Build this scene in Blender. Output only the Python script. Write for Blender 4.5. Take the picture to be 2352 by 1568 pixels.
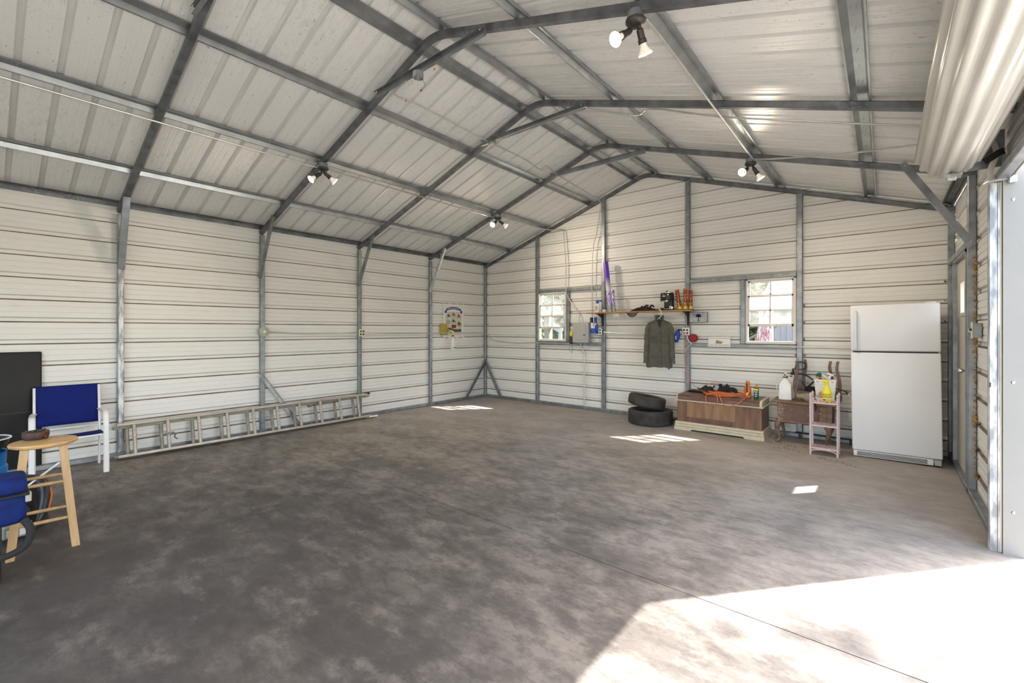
import bpy, bmesh, math, random
from mathutils import Vector, Matrix, noise
random.seed(7)
S = bpy.context.scene
for o in list(bpy.data.objects): bpy.data.objects.remove(o)
COL = S.collection
V = Vector
PI = math.pi
# ------------------------------------------------------------------ camera, light, exposure
cam = bpy.data.objects.new('camera', bpy.data.cameras.new('camera')); COL.objects.link(cam)
cam.location = (6.717, -7.169, 1.457)
cam.rotation_euler = (PI/2, 0, 0.6935)
cam.data.sensor_width = 36.0; cam.data.lens = 15.708; cam.data.shift_y = -0.01105
cam.data.clip_start = 0.05; cam.data.clip_end = 300
S.camera = cam
S.view_settings.view_transform = 'Standard'; S.view_settings.look = 'None'
S.view_settings.gamma = 1.0; S.view_settings.use_curve_mapping = False
S.view_settings.exposure = 1.6
S.cycles.diffuse_bounces = 8; S.cycles.max_bounces = 14; S.cycles.transparent_max_bounces = 16
S.cycles.use_denoising = True
S.cycles.sample_clamp_indirect = 6.0
SUNV = V((0.66, 0.785, 1.0)).normalized()      # towards the sun
w = bpy.data.worlds.new('sky'); S.world = w; w.use_nodes = True
nt = w.node_tree; nt.nodes.clear()
sky = nt.nodes.new('ShaderNodeTexSky'); sky.sky_type = 'NISHITA'; sky.sun_disc = False
sky.sun_elevation = math.asin(SUNV.z); sky.sun_rotation = math.atan2(SUNV.x, SUNV.y)
sky.air_density = 1.0; sky.dust_density = 2.5; sky.ozone_density = 0.6
hs = nt.nodes.new('ShaderNodeHueSaturation'); hs.inputs['Saturation'].default_value = 0.7
bg = nt.nodes.new('ShaderNodeBackground'); bg.inputs[1].default_value = 0.5
wo = nt.nodes.new('ShaderNodeOutputWorld')
nt.links.new(sky.outputs[0], hs.inputs['Color']); nt.links.new(hs.outputs[0], bg.inputs[0]); nt.links.new(bg.outputs[0], wo.inputs[0])
sl = bpy.data.lights.new('sun', 'SUN'); sl.energy = 7.5; sl.angle = math.radians(0.53); sl.color = (1, 0.96, 0.9)
so = bpy.data.objects.new('sun', sl); COL.objects.link(so); so.location = (20, 20, 30)
so.rotation_euler = SUNV.to_track_quat('Z', 'Y').to_euler()

# ------------------------------------------------------------------ materials
def mat(name, col, rough=0.5, metal=0.0, var=0.0, scale=8.0, stretch=(1,1,1), col2=None, bump=0.0, bscale=None, emit=None, estr=0, coat=0, lo=0.35, hi=0.65, spec=None):
    m = bpy.data.materials.new(name); m.use_nodes = True
    t = m.node_tree; b = t.nodes['Principled BSDF']
    b.inputs['Base Color'].default_value = (*col, 1); b.inputs['Roughness'].default_value = rough
    b.inputs['Metallic'].default_value = metal
    if spec is not None: b.inputs['Specular IOR Level'].default_value = spec
    if coat: b.inputs['Coat Weight'].default_value = coat
    if emit: b.inputs['Emission Color'].default_value = (*emit, 1); b.inputs['Emission Strength'].default_value = estr
    if var or col2 or bump:
        tc = t.nodes.new('ShaderNodeTexCoord'); mp = t.nodes.new('ShaderNodeMapping'); mp.inputs['Scale'].default_value = stretch
        t.links.new(tc.outputs['Object'], mp.inputs[0])
        nz = t.nodes.new('ShaderNodeTexNoise'); nz.inputs['Scale'].default_value = scale; nz.inputs['Detail'].default_value = 5
        t.links.new(mp.outputs[0], nz.inputs['Vector'])
        if var or col2:
            cr = t.nodes.new('ShaderNodeValToRGB'); cr.color_ramp.elements[0].position = lo; cr.color_ramp.elements[1].position = hi
            c2 = col2 or tuple(c*(1-var) for c in col)
            cr.color_ramp.elements[0].color = (*c2, 1); cr.color_ramp.elements[1].color = (*col, 1)
            t.links.new(nz.outputs[0], cr.inputs[0]); t.links.new(cr.outputs[0], b.inputs['Base Color'])
        if bump:
            bn = t.nodes.new('ShaderNodeBump'); bn.inputs['Strength'].default_value = bump; bn.inputs['Distance'].default_value = 0.01
            if bscale:
                n2 = t.nodes.new('ShaderNodeTexNoise'); n2.inputs['Scale'].default_value = bscale; t.links.new(mp.outputs[0], n2.inputs['Vector']); src = n2
            else: src = nz
            t.links.new(src.outputs[0], bn.inputs['Height']); t.links.new(bn.outputs[0], b.inputs['Normal'])
    return m

def node(t, kind, **kw):
    n = t.nodes.new(kind)
    for k, v in kw.items():
        if k in n.inputs: n.inputs[k].default_value = v
        else: setattr(n, k, v)
    return n
def ramp(t, stops):
    n = t.nodes.new('ShaderNodeValToRGB'); e = n.color_ramp.elements
    while len(e) > len(stops): e.remove(e[-1])
    while len(e) < len(stops): e.new(0.5)
    for el, (p, c) in zip(e, stops): el.position = p; el.color = (c, c, c, 1) if isinstance(c, (int, float)) else (*c, 1)
    return n
def mixc(t, fac, a, b, mode='MIX'):
    n = t.nodes.new('ShaderNodeMix'); n.data_type = 'RGBA'; n.blend_type = mode
    for sock, v in ((n.inputs[0], fac), (n.inputs[6], a), (n.inputs[7], b)):
        if isinstance(v, bpy.types.NodeSocket): t.links.new(v, sock)
        elif isinstance(v, tuple): sock.default_value = (*v, 1)
        else: sock.default_value = v
    return n.outputs[2]
def coords(t, scale=(1,1,1), kind='Object'):
    tc = t.nodes.new('ShaderNodeTexCoord'); mp = t.nodes.new('ShaderNodeMapping'); mp.inputs['Scale'].default_value = scale
    t.links.new(tc.outputs[kind], mp.inputs[0]); return mp.outputs[0]
def nz(t, vec, scale, detail=5, rough=0.55):
    n = node(t, 'ShaderNodeTexNoise', Scale=scale, Detail=detail, Roughness=rough); t.links.new(vec, n.inputs['Vector']); return n.outputs[0]

def sheet_mat(name, base, streak, spotfac, axis_scale, dirt=(0.25, 0.23, 0.18)):
    m = bpy.data.materials.new(name); m.use_nodes = True; t = m.node_tree; b = t.nodes['Principled BSDF']
    b.inputs['Roughness'].default_value = 0.42
    v1 = coords(t, axis_scale); v0 = coords(t)
    s = ramp(t, [(0.50, 0.0), (0.72, streak)]); t.links.new(nz(t, v1, 7, 7, 0.72), s.inputs[0])
    big = ramp(t, [(0.40, 0.0), (0.62, 1.0)]); t.links.new(nz(t, v0, 0.9, 3), big.inputs[0])
    mul = t.nodes.new('ShaderNodeMath'); mul.operation = 'MULTIPLY'
    t.links.new(s.outputs[0], mul.inputs[0]); t.links.new(big.outputs[0], mul.inputs[1])
    c1 = mixc(t, mul.outputs[0], base, dirt)
    sp = ramp(t, [(0.66, 0.0), (0.72, spotfac)]); t.links.new(nz(t, coords(t, (1.5, 3.0, 1)), 22, 2, 0.55), sp.inputs[0])
    c2 = mixc(t, sp.outputs[0], c1, (0.16, 0.16, 0.14))
    t.links.new(c2, b.inputs['Base Color'])
    bn = node(t, 'ShaderNodeBump', Strength=0.05, Distance=0.01); t.links.new(nz(t, v0, 3, 1), bn.inputs['Height']); t.links.new(bn.outputs[0], b.inputs['Normal'])
    return m
M = {}
M['wall'] = sheet_mat('wall_sheet', (0.77, 0.765, 0.735), 0.22, 0.0, (1, 1, 5), (0.42, 0.38, 0.30))
M['roof'] = sheet_mat('roof_sheet', (0.74, 0.745, 0.735), 0.40, 0.5, (1.4, 4.0, 1))
M['ribshade'] = mat('shaded_rib', (0.70, 0.70, 0.68), 0.6, var=0.14, scale=4, stretch=(0.4, 3, 1))  # recessed roof ribs coloured greyer, their shade painted in
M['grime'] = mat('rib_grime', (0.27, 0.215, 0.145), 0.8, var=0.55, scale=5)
M['galv'] = mat('galvanised_steel', (0.36, 0.385, 0.40), 0.42, 0.75, col2=(0.20, 0.215, 0.235), scale=9, stretch=(1, 1, 1), lo=0.3, hi=0.7, bump=0.05)
M['galvmid'] = mat('scuffed_steel', (0.55, 0.57, 0.585), 0.45, 0.7, col2=(0.24, 0.25, 0.27), scale=22, stretch=(1, 1, 0.25), lo=0.42, hi=0.58)
M['hat'] = mat('hat_channel_steel', (0.50, 0.53, 0.54), 0.32, 0.85, col2=(0.38, 0.40, 0.42), scale=6)
M['galvdark'] = mat('weathered_steel_tube', (0.25, 0.262, 0.28), 0.5, 0.6, col2=(0.115, 0.12, 0.13), scale=7, lo=0.35, hi=0.75, bump=0.06)
def scuff(m):
    t = m.node_tree; b = t.nodes['Principled BSDF']; src = b.inputs['Base Color'].links[0].from_socket
    v = coords(t, (1, 1, 1)); r = ramp(t, [(0.487, 0.0), (0.497, 1.0), (0.503, 1.0), (0.513, 0.0)]); t.links.new(nz(t, v, 5, 7, 0.7), r.inputs[0])
    k = ramp(t, [(0.50, 0.0), (0.64, 0.5)]); t.links.new(nz(t, v, 1.3, 2), k.inputs[0])
    mu = t.nodes.new('ShaderNodeMath'); mu.operation = 'MULTIPLY'; t.links.new(r.outputs[0], mu.inputs[0]); t.links.new(k.outputs[0], mu.inputs[1])
    t.links.new(mixc(t, mu.outputs[0], src, (0.55, 0.58, 0.66)), b.inputs['Base Color'])
scuff(M['galvdark'])
M['galvlight'] = mat('bright_steel', (0.62, 0.65, 0.66), 0.35, 0.8, var=0.25, scale=14)
M['conduit'] = mat('conduit_steel', (0.62, 0.62, 0.60), 0.35, 0.7, var=0.15)
M['foam'] = mat('expanding_foam', (0.45, 0.25, 0.07), 0.7, var=0.5, scale=30, bump=0.6)
M['white'] = mat('white_plastic', (0.82, 0.82, 0.80), 0.4, var=0.06, scale=20)
M['whitepaint'] = mat('white_enamel', (0.80, 0.80, 0.80), 0.35, var=0.05, scale=3, bump=0.05, bscale=120)
M['fridge'] = mat('fridge_enamel', (0.78, 0.79, 0.81), 0.3, var=0.04, scale=2, bump=0.10, bscale=90)
M['ivory'] = mat('ivory_plastic', (0.72, 0.68, 0.54), 0.4)
M['cream'] = mat('cream_painted_wood', (0.60, 0.54, 0.38), 0.55, var=0.15, scale=12, bump=0.1)
M['walnut'] = mat('walnut_veneer', (0.22, 0.115, 0.06), 0.4, col2=(0.10, 0.045, 0.028), scale=3, stretch=(5, 5, 0.6), bump=0.03)
M['walnutlid'] = mat('worn_walnut_lid', (0.17, 0.085, 0.055), 0.38, col2=(0.09, 0.04, 0.03), scale=4, stretch=(1, 4, 4))
M['walnutlight'] = mat('light_walnut_veneer', (0.30, 0.17, 0.085), 0.38, col2=(0.20, 0.10, 0.05), scale=3, stretch=(7, 5, 0.5))
M['oak'] = mat('blond_wood', (0.56, 0.345, 0.14), 0.4, col2=(0.42, 0.235, 0.085), scale=4, stretch=(4, 1, 1), lo=0.4, hi=0.6)
M['oakleg'] = mat('blond_wood_leg', (0.50, 0.335, 0.165), 0.45, col2=(0.40, 0.25, 0.115), scale=6, stretch=(6, 6, 0.7))
M['shelfwood'] = mat('varnished_pine', (0.52, 0.27, 0.09), 0.35, col2=(0.36, 0.17, 0.05), scale=4, stretch=(0.6, 8, 8))
M['oldwood'] = mat('worn_painted_wood', (0.235, 0.145, 0.09), 0.65, col2=(0.15, 0.09, 0.055), scale=6, stretch=(1, 1, 4), bump=0.2)
M['brownleg'] = mat('brown_stained_wood', (0.145, 0.07, 0.045), 0.4, var=0.3, scale=10)
M['chip'] = mat('chipped_white_paint', (0.66, 0.63, 0.58), 0.7)
M['rubber'] = mat('tyre_rubber', (0.030, 0.028, 0.026), 0.75, col2=(0.06, 0.052, 0.045), scale=10, bump=0.2)
M['black'] = mat('black_plastic', (0.02, 0.02, 0.022), 0.4)
M['blackmatte'] = mat('black_cloth', (0.014, 0.014, 0.015), 0.9, bump=0.3, scale=40)
M['blackpanel'] = mat('black_board', (0.014, 0.014, 0.014), 0.5, var=0.3, scale=4, spec=0.3)
M['bluemesh'] = mat('blue_sling_fabric', (0.006, 0.016, 0.15), 0.8, var=0.15, scale=200, bump=0.1, spec=0.2)
M['bluebag'] = mat('blue_nylon', (0.007, 0.022, 0.14), 0.8, var=0.4, scale=14, bump=0.35, spec=0.2)
M['bluebucket'] = mat('blue_bucket_plastic', (0.0, 0.16, 0.52), 0.35)
M['blue'] = mat('blue_plastic', (0.01, 0.07, 0.42), 0.35)
M['orange'] = mat('orange_plastic', (0.72, 0.16, 0.01), 0.4)
M['orangecord'] = mat('orange_cord_vinyl', (0.72, 0.19, 0.06), 0.45)
M['yellow'] = mat('yellow_plastic', (0.85, 0.72, 0.01), 0.3)
M['yellow2'] = mat('sponge_yellow', (0.52, 0.40, 0.07), 0.85, var=0.25, scale=30, bump=0.3)
M['green'] = mat('dark_green_plastic', (0.01, 0.10, 0.05), 0.35)
M['red'] = mat('red_mesh_plastic', (0.42, 0.012, 0.015), 0.6, var=0.4, scale=60, bump=0.4)
M['pink'] = mat('pink_painted_wicker', (0.70, 0.55, 0.56), 0.6, var=0.12, scale=60, bump=0.3, bscale=180)
M['jacket'] = mat('olive_grey_cotton', (0.115, 0.108, 0.088), 0.9, var=0.25, scale=14, bump=0.25)
M['jacketdark'] = mat('jacket_lining', (0.03, 0.03, 0.025), 0.9)
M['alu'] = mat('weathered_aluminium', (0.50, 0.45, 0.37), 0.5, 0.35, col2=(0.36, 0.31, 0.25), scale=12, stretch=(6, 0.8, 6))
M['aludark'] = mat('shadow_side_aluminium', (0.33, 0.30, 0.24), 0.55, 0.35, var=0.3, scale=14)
M['brownleather'] = mat('brown_leather', (0.11, 0.06, 0.05), 0.6, var=0.3, scale=25)
M['brownband'] = mat('brown_vinyl', (0.075, 0.035, 0.03), 0.5, var=0.3, scale=30)
M['beigefab'] = mat('beige_patterned_fabric', (0.34, 0.28, 0.20), 0.9, col2=(0.10, 0.07, 0.05), scale=22, lo=0.4, hi=0.55)
M['grey'] = mat('grey_painted_steel', (0.42, 0.42, 0.41), 0.4)
M['greybox'] = mat('grey_cast_box', (0.40, 0.41, 0.36), 0.5, 0.3, var=0.2)
M['chrome'] = mat('chrome', (0.75, 0.75, 0.75), 0.12, 1.0)
M['vinyl'] = mat('window_vinyl', (0.72, 0.69, 0.64), 0.4, var=0.08)
M['doorpaint'] = mat('beige_door_paint', (0.56, 0.52, 0.45), 0.45, var=0.06, scale=3)
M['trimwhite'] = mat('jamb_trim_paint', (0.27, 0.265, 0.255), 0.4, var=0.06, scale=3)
M['curtain'] = mat('roll_door_enamel', (0.60, 0.59, 0.55), 0.3, var=0.06, scale=4, coat=0.2)
M['cardboard'] = mat('paper_white', (0.78, 0.77, 0.74), 0.6)
M['navy'] = mat('navy_print', (0.02, 0.04, 0.25), 0.6)
M['dark'] = mat('dark_print', (0.03, 0.03, 0.03), 0.6)
M['strap'] = mat('off_white_webbing', (0.60, 0.54, 0.49), 0.8, bump=0.2, scale=60)
M['ground'] = mat('leafy_dirt', (0.16, 0.14, 0.10), 0.9, col2=(0.07, 0.09, 0.035), scale=0.8, bump=0.2)
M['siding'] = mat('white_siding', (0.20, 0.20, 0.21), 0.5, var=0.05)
M['deckwood'] = mat('weathered_deck_wood', (0.13, 0.12, 0.095), 0.8, var=0.3, scale=6)
M['bark'] = mat('tree_bark', (0.12, 0.085, 0.06), 0.9, var=0.4, bump=0.5)
M['flag'] = mat('faded_red_flag_cloth', (0.22, 0.08, 0.10), 0.8, col2=(0.34, 0.31, 0.32), scale=7, stretch=(5,1,1), lo=0.45, hi=0.55)
M['bulb'] = mat('warm_bulb_face', (1, 0.9, 0.7), 0.3, emit=(1, 0.78, 0.48), estr=16)
M['bulbwhite'] = mat('bulb_reflector_glass', (0.85, 0.80, 0.72), 0.25, emit=(1.0, 0.8, 0.6), estr=0.12)
M['bronze'] = mat('dark_bronze_fixture', (0.075, 0.065, 0.06), 0.45, 0.4, var=0.3, scale=20)
def leafmat(name, c1, c2):
    m = mat(name, c1, 0.6, col2=c2, scale=1.2, lo=0.4, hi=0.6)
    t = m.node_tree; b = t.nodes['Principled BSDF']; o = t.nodes['Material Output']
    tr = node(t, 'ShaderNodeBsdfTranslucent'); tr.inputs[0].default_value = (*c1, 1)
    mx = t.nodes.new('ShaderNodeMixShader'); mx.inputs[0].default_value = 0.45
    t.links.new(b.outputs[0], mx.inputs[1]); t.links.new(tr.outputs[0], mx.inputs[2]); t.links.new(mx.outputs[0], o.inputs[0])
    return m
M['leaf'] = leafmat('leaf_green', (0.10, 0.15, 0.05), (0.03, 0.06, 0.02))
M['leaf2'] = leafmat('leaf_yellow_green', (0.18, 0.20, 0.08), (0.05, 0.08, 0.03))
def glassmat():
    m = bpy.data.materials.new('dusty_glass'); m.use_nodes = True; t = m.node_tree; t.nodes.clear()
    tr = node(t, 'ShaderNodeBsdfTransparent'); gl = node(t, 'ShaderNodeBsdfGlossy', Roughness=0.02); df = node(t, 'ShaderNodeBsdfDiffuse')
    tl = node(t, 'ShaderNodeBsdfTranslucent'); df.inputs[0].default_value = (0.8, 0.8, 0.78, 1); tl.inputs[0].default_value = (0.8, 0.8, 0.78, 1)
    a1 = t.nodes.new('ShaderNodeMixShader'); a1.inputs[0].default_value = 0.5
    t.links.new(df.outputs[0], a1.inputs[1]); t.links.new(tl.outputs[0], a1.inputs[2])
    r = ramp(t, [(0.35, 0.03), (0.7, 0.14)]); t.links.new(nz(t, coords(t), 7, 5, 0.7), r.inputs[0])
    a2 = t.nodes.new('ShaderNodeMixShader'); t.links.new(r.outputs[0], a2.inputs[0]); t.links.new(tr.outputs[0], a2.inputs[1]); t.links.new(a1.outputs[0], a2.inputs[2])
    a3 = t.nodes.new('ShaderNodeMixShader'); a3.inputs[0].default_value = 0.05; t.links.new(a2.outputs[0], a3.inputs[1]); t.links.new(gl.outputs[0], a3.inputs[2])
    o = node(t, 'ShaderNodeOutputMaterial'); t.links.new(a3.outputs[0], o.inputs[0]); return m
M['glass'] = glassmat()
def concrete(name, warm, cool, dark, light, centre=None):
    """mottled slab; paler and calmer outward, darkened towards the centre to offset the bright near light"""
    m = bpy.data.materials.new(name); m.use_nodes = True; t = m.node_tree; b = t.nodes['Principled BSDF']
    v = coords(t); va = coords(t, (1.0, 1.5, 1))
    def mul(x, y):
        n = t.nodes.new('ShaderNodeMath'); n.operation = 'MULTIPLY'
        for s_, q in zip(n.inputs, (x, y)):
            if isinstance(q, bpy.types.NodeSocket): t.links.new(q, s_)
            else: s_.default_value = q
        return n.outputs[0]
    a = ramp(t, [(0.38, 0.0), (0.62, 1.0)]); t.links.new(nz(t, v, 0.40, 3), a.inputs[0])
    base = mixc(t, a.outputs[0], warm, cool)
    worn = 1.0  # closeness to the centre, strengthens the dark mottling
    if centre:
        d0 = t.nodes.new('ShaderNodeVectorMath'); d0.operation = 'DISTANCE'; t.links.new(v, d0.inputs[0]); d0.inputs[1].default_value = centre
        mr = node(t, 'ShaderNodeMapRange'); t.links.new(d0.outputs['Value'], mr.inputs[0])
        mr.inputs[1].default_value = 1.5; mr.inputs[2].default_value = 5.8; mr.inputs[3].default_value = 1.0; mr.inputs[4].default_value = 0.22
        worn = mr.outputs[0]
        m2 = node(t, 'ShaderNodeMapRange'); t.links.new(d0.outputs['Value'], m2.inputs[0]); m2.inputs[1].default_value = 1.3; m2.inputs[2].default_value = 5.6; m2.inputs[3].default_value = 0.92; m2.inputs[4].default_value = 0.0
        base = mixc(t, m2.outputs[0], base, (0.074, 0.064, 0.057))  # base colour darkened towards the centre, countering the brighter light there
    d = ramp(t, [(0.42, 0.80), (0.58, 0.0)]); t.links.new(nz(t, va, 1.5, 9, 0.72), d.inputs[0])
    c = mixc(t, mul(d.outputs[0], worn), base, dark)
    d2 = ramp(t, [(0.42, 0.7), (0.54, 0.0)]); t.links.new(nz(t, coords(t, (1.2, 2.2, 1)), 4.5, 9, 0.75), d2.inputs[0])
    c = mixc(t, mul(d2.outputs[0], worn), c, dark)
    l = ramp(t, [(0.54, 0.0), (0.72, 0.42)]); t.links.new(nz(t, va, 3.0, 9, 0.74), l.inputs[0])
    c = mixc(t, mul(l.outputs[0], 0.75), c, light)
    t.links.new(c, b.inputs['Base Color'])
    r = ramp(t, [(0.3, 0.45), (0.7, 0.75)]); t.links.new(nz(t, v, 2.5, 5), r.inputs[0]); t.links.new(r.outputs[0], b.inputs['Roughness'])
    bn = node(t, 'ShaderNodeBump', Strength=0.2, Distance=0.004); t.links.new(nz(t, v, 18, 6, 0.7), bn.inputs['Height']); t.links.new(bn.outputs[0], b.inputs['Normal'])
    return m
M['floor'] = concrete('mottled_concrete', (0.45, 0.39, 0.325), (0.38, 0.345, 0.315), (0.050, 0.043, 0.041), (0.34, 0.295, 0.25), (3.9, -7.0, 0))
M['apron'] = concrete('pale_concrete', (0.42, 0.39, 0.34), (0.40, 0.38, 0.35), (0.25, 0.23, 0.2), (0.5, 0.47, 0.42))
def printmat(name, cols, scale, stretch=(1,1,1)):
    m = bpy.data.materials.new(name); m.use_nodes = True; t = m.node_tree; b = t.nodes['Principled BSDF']; b.inputs['Roughness'].default_value = 0.35
    n = nz(t, coords(t, stretch), scale, 2)
    k = len(cols); r = ramp(t, [(0.30+0.4*i/k, c) for i, c in enumerate(cols)]); r.color_ramp.interpolation = 'CONSTANT'
    t.links.new(n, r.inputs[0]); t.links.new(r.outputs[0], b.inputs['Base Color']); return m
M['firework'] = printmat('firework_wrap_print', [(0.85,0.7,0.03),(0.6,0.03,0.02),(0.02,0.012,0.015),(0.85,0.28,0.02),(0.03,0.015,0.02),(0.5,0.03,0.02),(0.02,0.015,0.02),(0.9,0.7,0.05),(0.7,0.7,0.65)], 22, (1,1,0.6))
M['purpleprint'] = printmat('purple_wrap_print', [(0.8,0.8,0.78),(0.16,0.05,0.50),(0.8,0.8,0.8),(0.20,0.07,0.55),(0.16,0.05,0.5)], 45, (1,1,0.35))
M['garden'] = printmat('garden_wrap_print', [(0.05,0.12,0.04),(0.6,0.6,0.55),(0.10,0.2,0.06),(0.65,0.64,0.6),(0.2,0.08,0.4)], 50)
def gradmat():
    m = bpy.data.materials.new('purple_fade_print'); m.use_nodes = True; t = m.node_tree; b = t.nodes['Principled BSDF']; b.inputs['Roughness'].default_value = 0.3
    s = t.nodes.new('ShaderNodeSeparateXYZ'); t.links.new(coords(t), s.inputs[0])
    r = ramp(t, [(0.0, (0.72, 0.72, 0.73)), (0.42, (0.70, 0.69, 0.74)), (0.62, (0.13, 0.04, 0.50)), (1.0, (0.15, 0.05, 0.55))])
    t.links.new(s.outputs[2], r.inputs[0]); t.links.new(r.outputs[0], b.inputs['Base Color']); return m
M['purplefade'] = gradmat()
def tread():
    m = mat('diamond_plate', (0.42, 0.41, 0.39), 0.35, 0.6); t = m.node_tree; b = t.nodes['Principled BSDF']
    wv = node(t, 'ShaderNodeTexVoronoi', Scale=55); t.links.new(coords(t, (1, 1, 1.6)), wv.inputs['Vector'])
    bn = node(t, 'ShaderNodeBump', Strength=0.5, Distance=0.003); t.links.new(wv.outputs[0], bn.inputs['Height']); t.links.new(bn.outputs[0], b.inputs['Normal'])
    c = mixc(t, wv.outputs[0], (0.22, 0.21, 0.2), (0.55, 0.54, 0.52)); t.links.new(c, b.inputs['Base Color']); return m
M['tread'] = tread()

# ------------------------------------------------------------------ mesh builder
class B:
    def __init__(s): s.bm = bmesh.new(); s.mi = 0
    def _tag(s, n0):
        s.bm.faces.ensure_lookup_table()
        for f in s.bm.faces[n0:]: f.material_index = s.mi
    def poly(s, pts, faces):
        n0 = len(s.bm.faces); vs = [s.bm.verts.new(p) for p in pts]
        for f in faces:
            try: s.bm.faces.new([vs[i] for i in f])
            except ValueError: pass
        s._tag(n0); return s
    def box(s, a, b, m=None, r=0.0, seg=2):
        n0 = len(s.bm.faces)
        c = [(a[i]+b[i])/2 for i in range(3)]; d = [abs(b[i]-a[i]) for i in range(3)]
        if r:
            t = bmesh.new(); bmesh.ops.create_cube(t, size=1, matrix=Matrix.Translation(c) @ Matrix.Diagonal((*d, 1)))
            bmesh.ops.bevel(t, geom=list(t.edges), offset=min(r, min(d)*0.49), segments=seg, affect='EDGES', profile=0.5)
            if m is not None: t.transform(m)
            t.verts.ensure_lookup_table(); vm = {v: s.bm.verts.new(v.co) for v in t.verts}
            for f in t.faces: s.bm.faces.new([vm[v] for v in f.verts])
            t.free()
        else:
            mm = Matrix.Translation(c) @ Matrix.Diagonal((*d, 1))
            bmesh.ops.create_cube(s.bm, size=1, matrix=(m @ mm) if m is not None else mm)
        s._tag(n0); return s
    def sweep(s, pts, prof, up=V((0,0,1)), cap=True, closed=False):
        """prof: closed list of (u,v); u along side, v along up"""
        n0 = len(s.bm.faces); pts = [V(p) for p in pts]; rings = []; n = len(pts)
        for i, p in enumerate(pts):
            if closed: a = (pts[i]-pts[i-1]).normalized(); b = (pts[(i+1) % n]-pts[i]).normalized()
            else:
                a = (pts[i]-pts[max(i-1, 0)]).normalized() if i else (pts[1]-pts[0]).normalized()
                b = (pts[min(i+1, n-1)]-pts[i]).normalized() if i < n-1 else a
            t = (a+b).normalized() if (a+b).length > 1e-6 else b
            side = t.cross(up)
            if side.length < 1e-4: side = t.cross(V((0, 1, 0)))
            side.normalize(); u2 = side.cross(t).normalized()
            k = 1/max(0.4, t.dot(b))
            rings.append([s.bm.verts.new(p + side*u + u2*v*(k if abs(up.z) < 0.5 else 1)) for u, v in prof])
        m = len(prof)
        for i in range(n if closed else n-1):
            r1, r2 = rings[i], rings[(i+1) % n]
            for j in range(m): s.bm.faces.new([r1[j], r1[(j+1) % m], r2[(j+1) % m], r2[j]])
        if cap and not closed: s.bm.faces.new(rings[0][::-1]); s.bm.faces.new(rings[-1])
        s._tag(n0); return s
    def tube(s, pts, r, n=8, closed=False, r2=None):
        pts = [V(p) for p in pts]; n0 = len(s.bm.faces); N = len(pts); rings = []
        t0 = (pts[1]-pts[0]).normalized(); nr = t0.orthogonal().normalized()
        for i, p in enumerate(pts):
            if closed: t = (pts[(i+1) % N]-pts[i-1]).normalized()
            else: t = (pts[min(i+1, N-1)]-pts[max(i-1, 0)]).normalized()
            nr = (nr - t*nr.dot(t)).normalized(); bn = t.cross(nr)
            rr = r if r2 is None else r+(r2-r)*i/(N-1)
            if isinstance(r, (list, tuple)): rr = r[i]
            rings.append([s.bm.verts.new(p+(nr*math.cos(2*PI*j/n)+bn*math.sin(2*PI*j/n))*rr) for j in range(n)])
        for i in range(N if closed else N-1):
            a, b = rings[i], rings[(i+1) % N]
            for j in range(n): s.bm.faces.new([a[j], a[(j+1) % n], b[(j+1) % n], b[j]])
        if not closed: s.bm.faces.new(rings[0][::-1]); s.bm.faces.new(rings[-1])
        s._tag(n0); return s
    def lathe(s, prof, c=(0,0,0), n=24, m=None, sx=1, sy=1, closed=False):
        n0 = len(s.bm.faces); mm = m or Matrix.Identity(4); rings = []
        for r, z in prof:
            rings.append([s.bm.verts.new(V(c)+(mm @ V((r*sx*math.cos(2*PI*j/n), r*sy*math.sin(2*PI*j/n), z)))) for j in range(n)])
        for i in range(len(prof)-1+(1 if closed else 0)):
            a, b = rings[i], rings[(i+1) % len(prof)]
            for j in range(n): s.bm.faces.new([a[j], a[(j+1) % n], b[(j+1) % n], b[j]])
        if not closed:
            if prof[0][0] > 1e-5: s.bm.faces.new(rings[0][::-1])
            if prof[-1][0] > 1e-5: s.bm.faces.new(rings[-1])
        s._tag(n0); return s
    def prism(s, poly, a, b, axis='y'):
        """poly in the two other axes (x,z)/(y,z)/(x,y)"""
        n0 = len(s.bm.faces); N = len(poly)
        f = {'y': lambda p, t: (p[0], t, p[1]), 'x': lambda p, t: (t, p[0], p[1]), 'z': lambda p, t: (p[0], p[1], t)}[axis]
        v1 = [s.bm.verts.new(f(p, a)) for p in poly]; v2 = [s.bm.verts.new(f(p, b)) for p in poly]
        s.bm.faces.new(v1); s.bm.faces.new(v2[::-1])
        for i in range(N): s.bm.faces.new([v1[i], v2[i], v2[(i+1) % N], v1[(i+1) % N]])
        s._tag(n0); return s
    def xf(s, m): s.bm.transform(m); return s
    def build(s, name, ms, parent=None, smooth=False, bevel=0, solid=0, label=None, normals=True, subd=0):
        me = bpy.data.meshes.new(name)
        bmesh.ops.remove_doubles(s.bm, verts=list(s.bm.verts), dist=1e-6)
        if normals: bmesh.ops.recalc_face_normals(s.bm, faces=list(s.bm.faces))
        s.bm.to_mesh(me); s.bm.free()
        for m in (ms if isinstance(ms, (list, tuple)) else [ms]): me.materials.append(M[m] if isinstance(m, str) else m)
        if smooth:
            for p in me.polygons: p.use_smooth = True
            try: me.set_sharp_from_angle(angle=math.radians(40))
            except Exception: pass
        o = bpy.data.objects.new(name, me); COL.objects.link(o)
        if parent is not None: o.parent = parent
        if solid: md = o.modifiers.new('s', 'SOLIDIFY'); md.thickness = solid; md.offset = 0
        if bevel: md = o.modifiers.new('b', 'BEVEL'); md.width = bevel; md.segments = 2; md.limit_method = 'ANGLE'
        if subd: md = o.modifiers.new('u', 'SUBSURF'); md.levels = md.render_levels = subd
        if label: o['label'] = label
        return o
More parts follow.
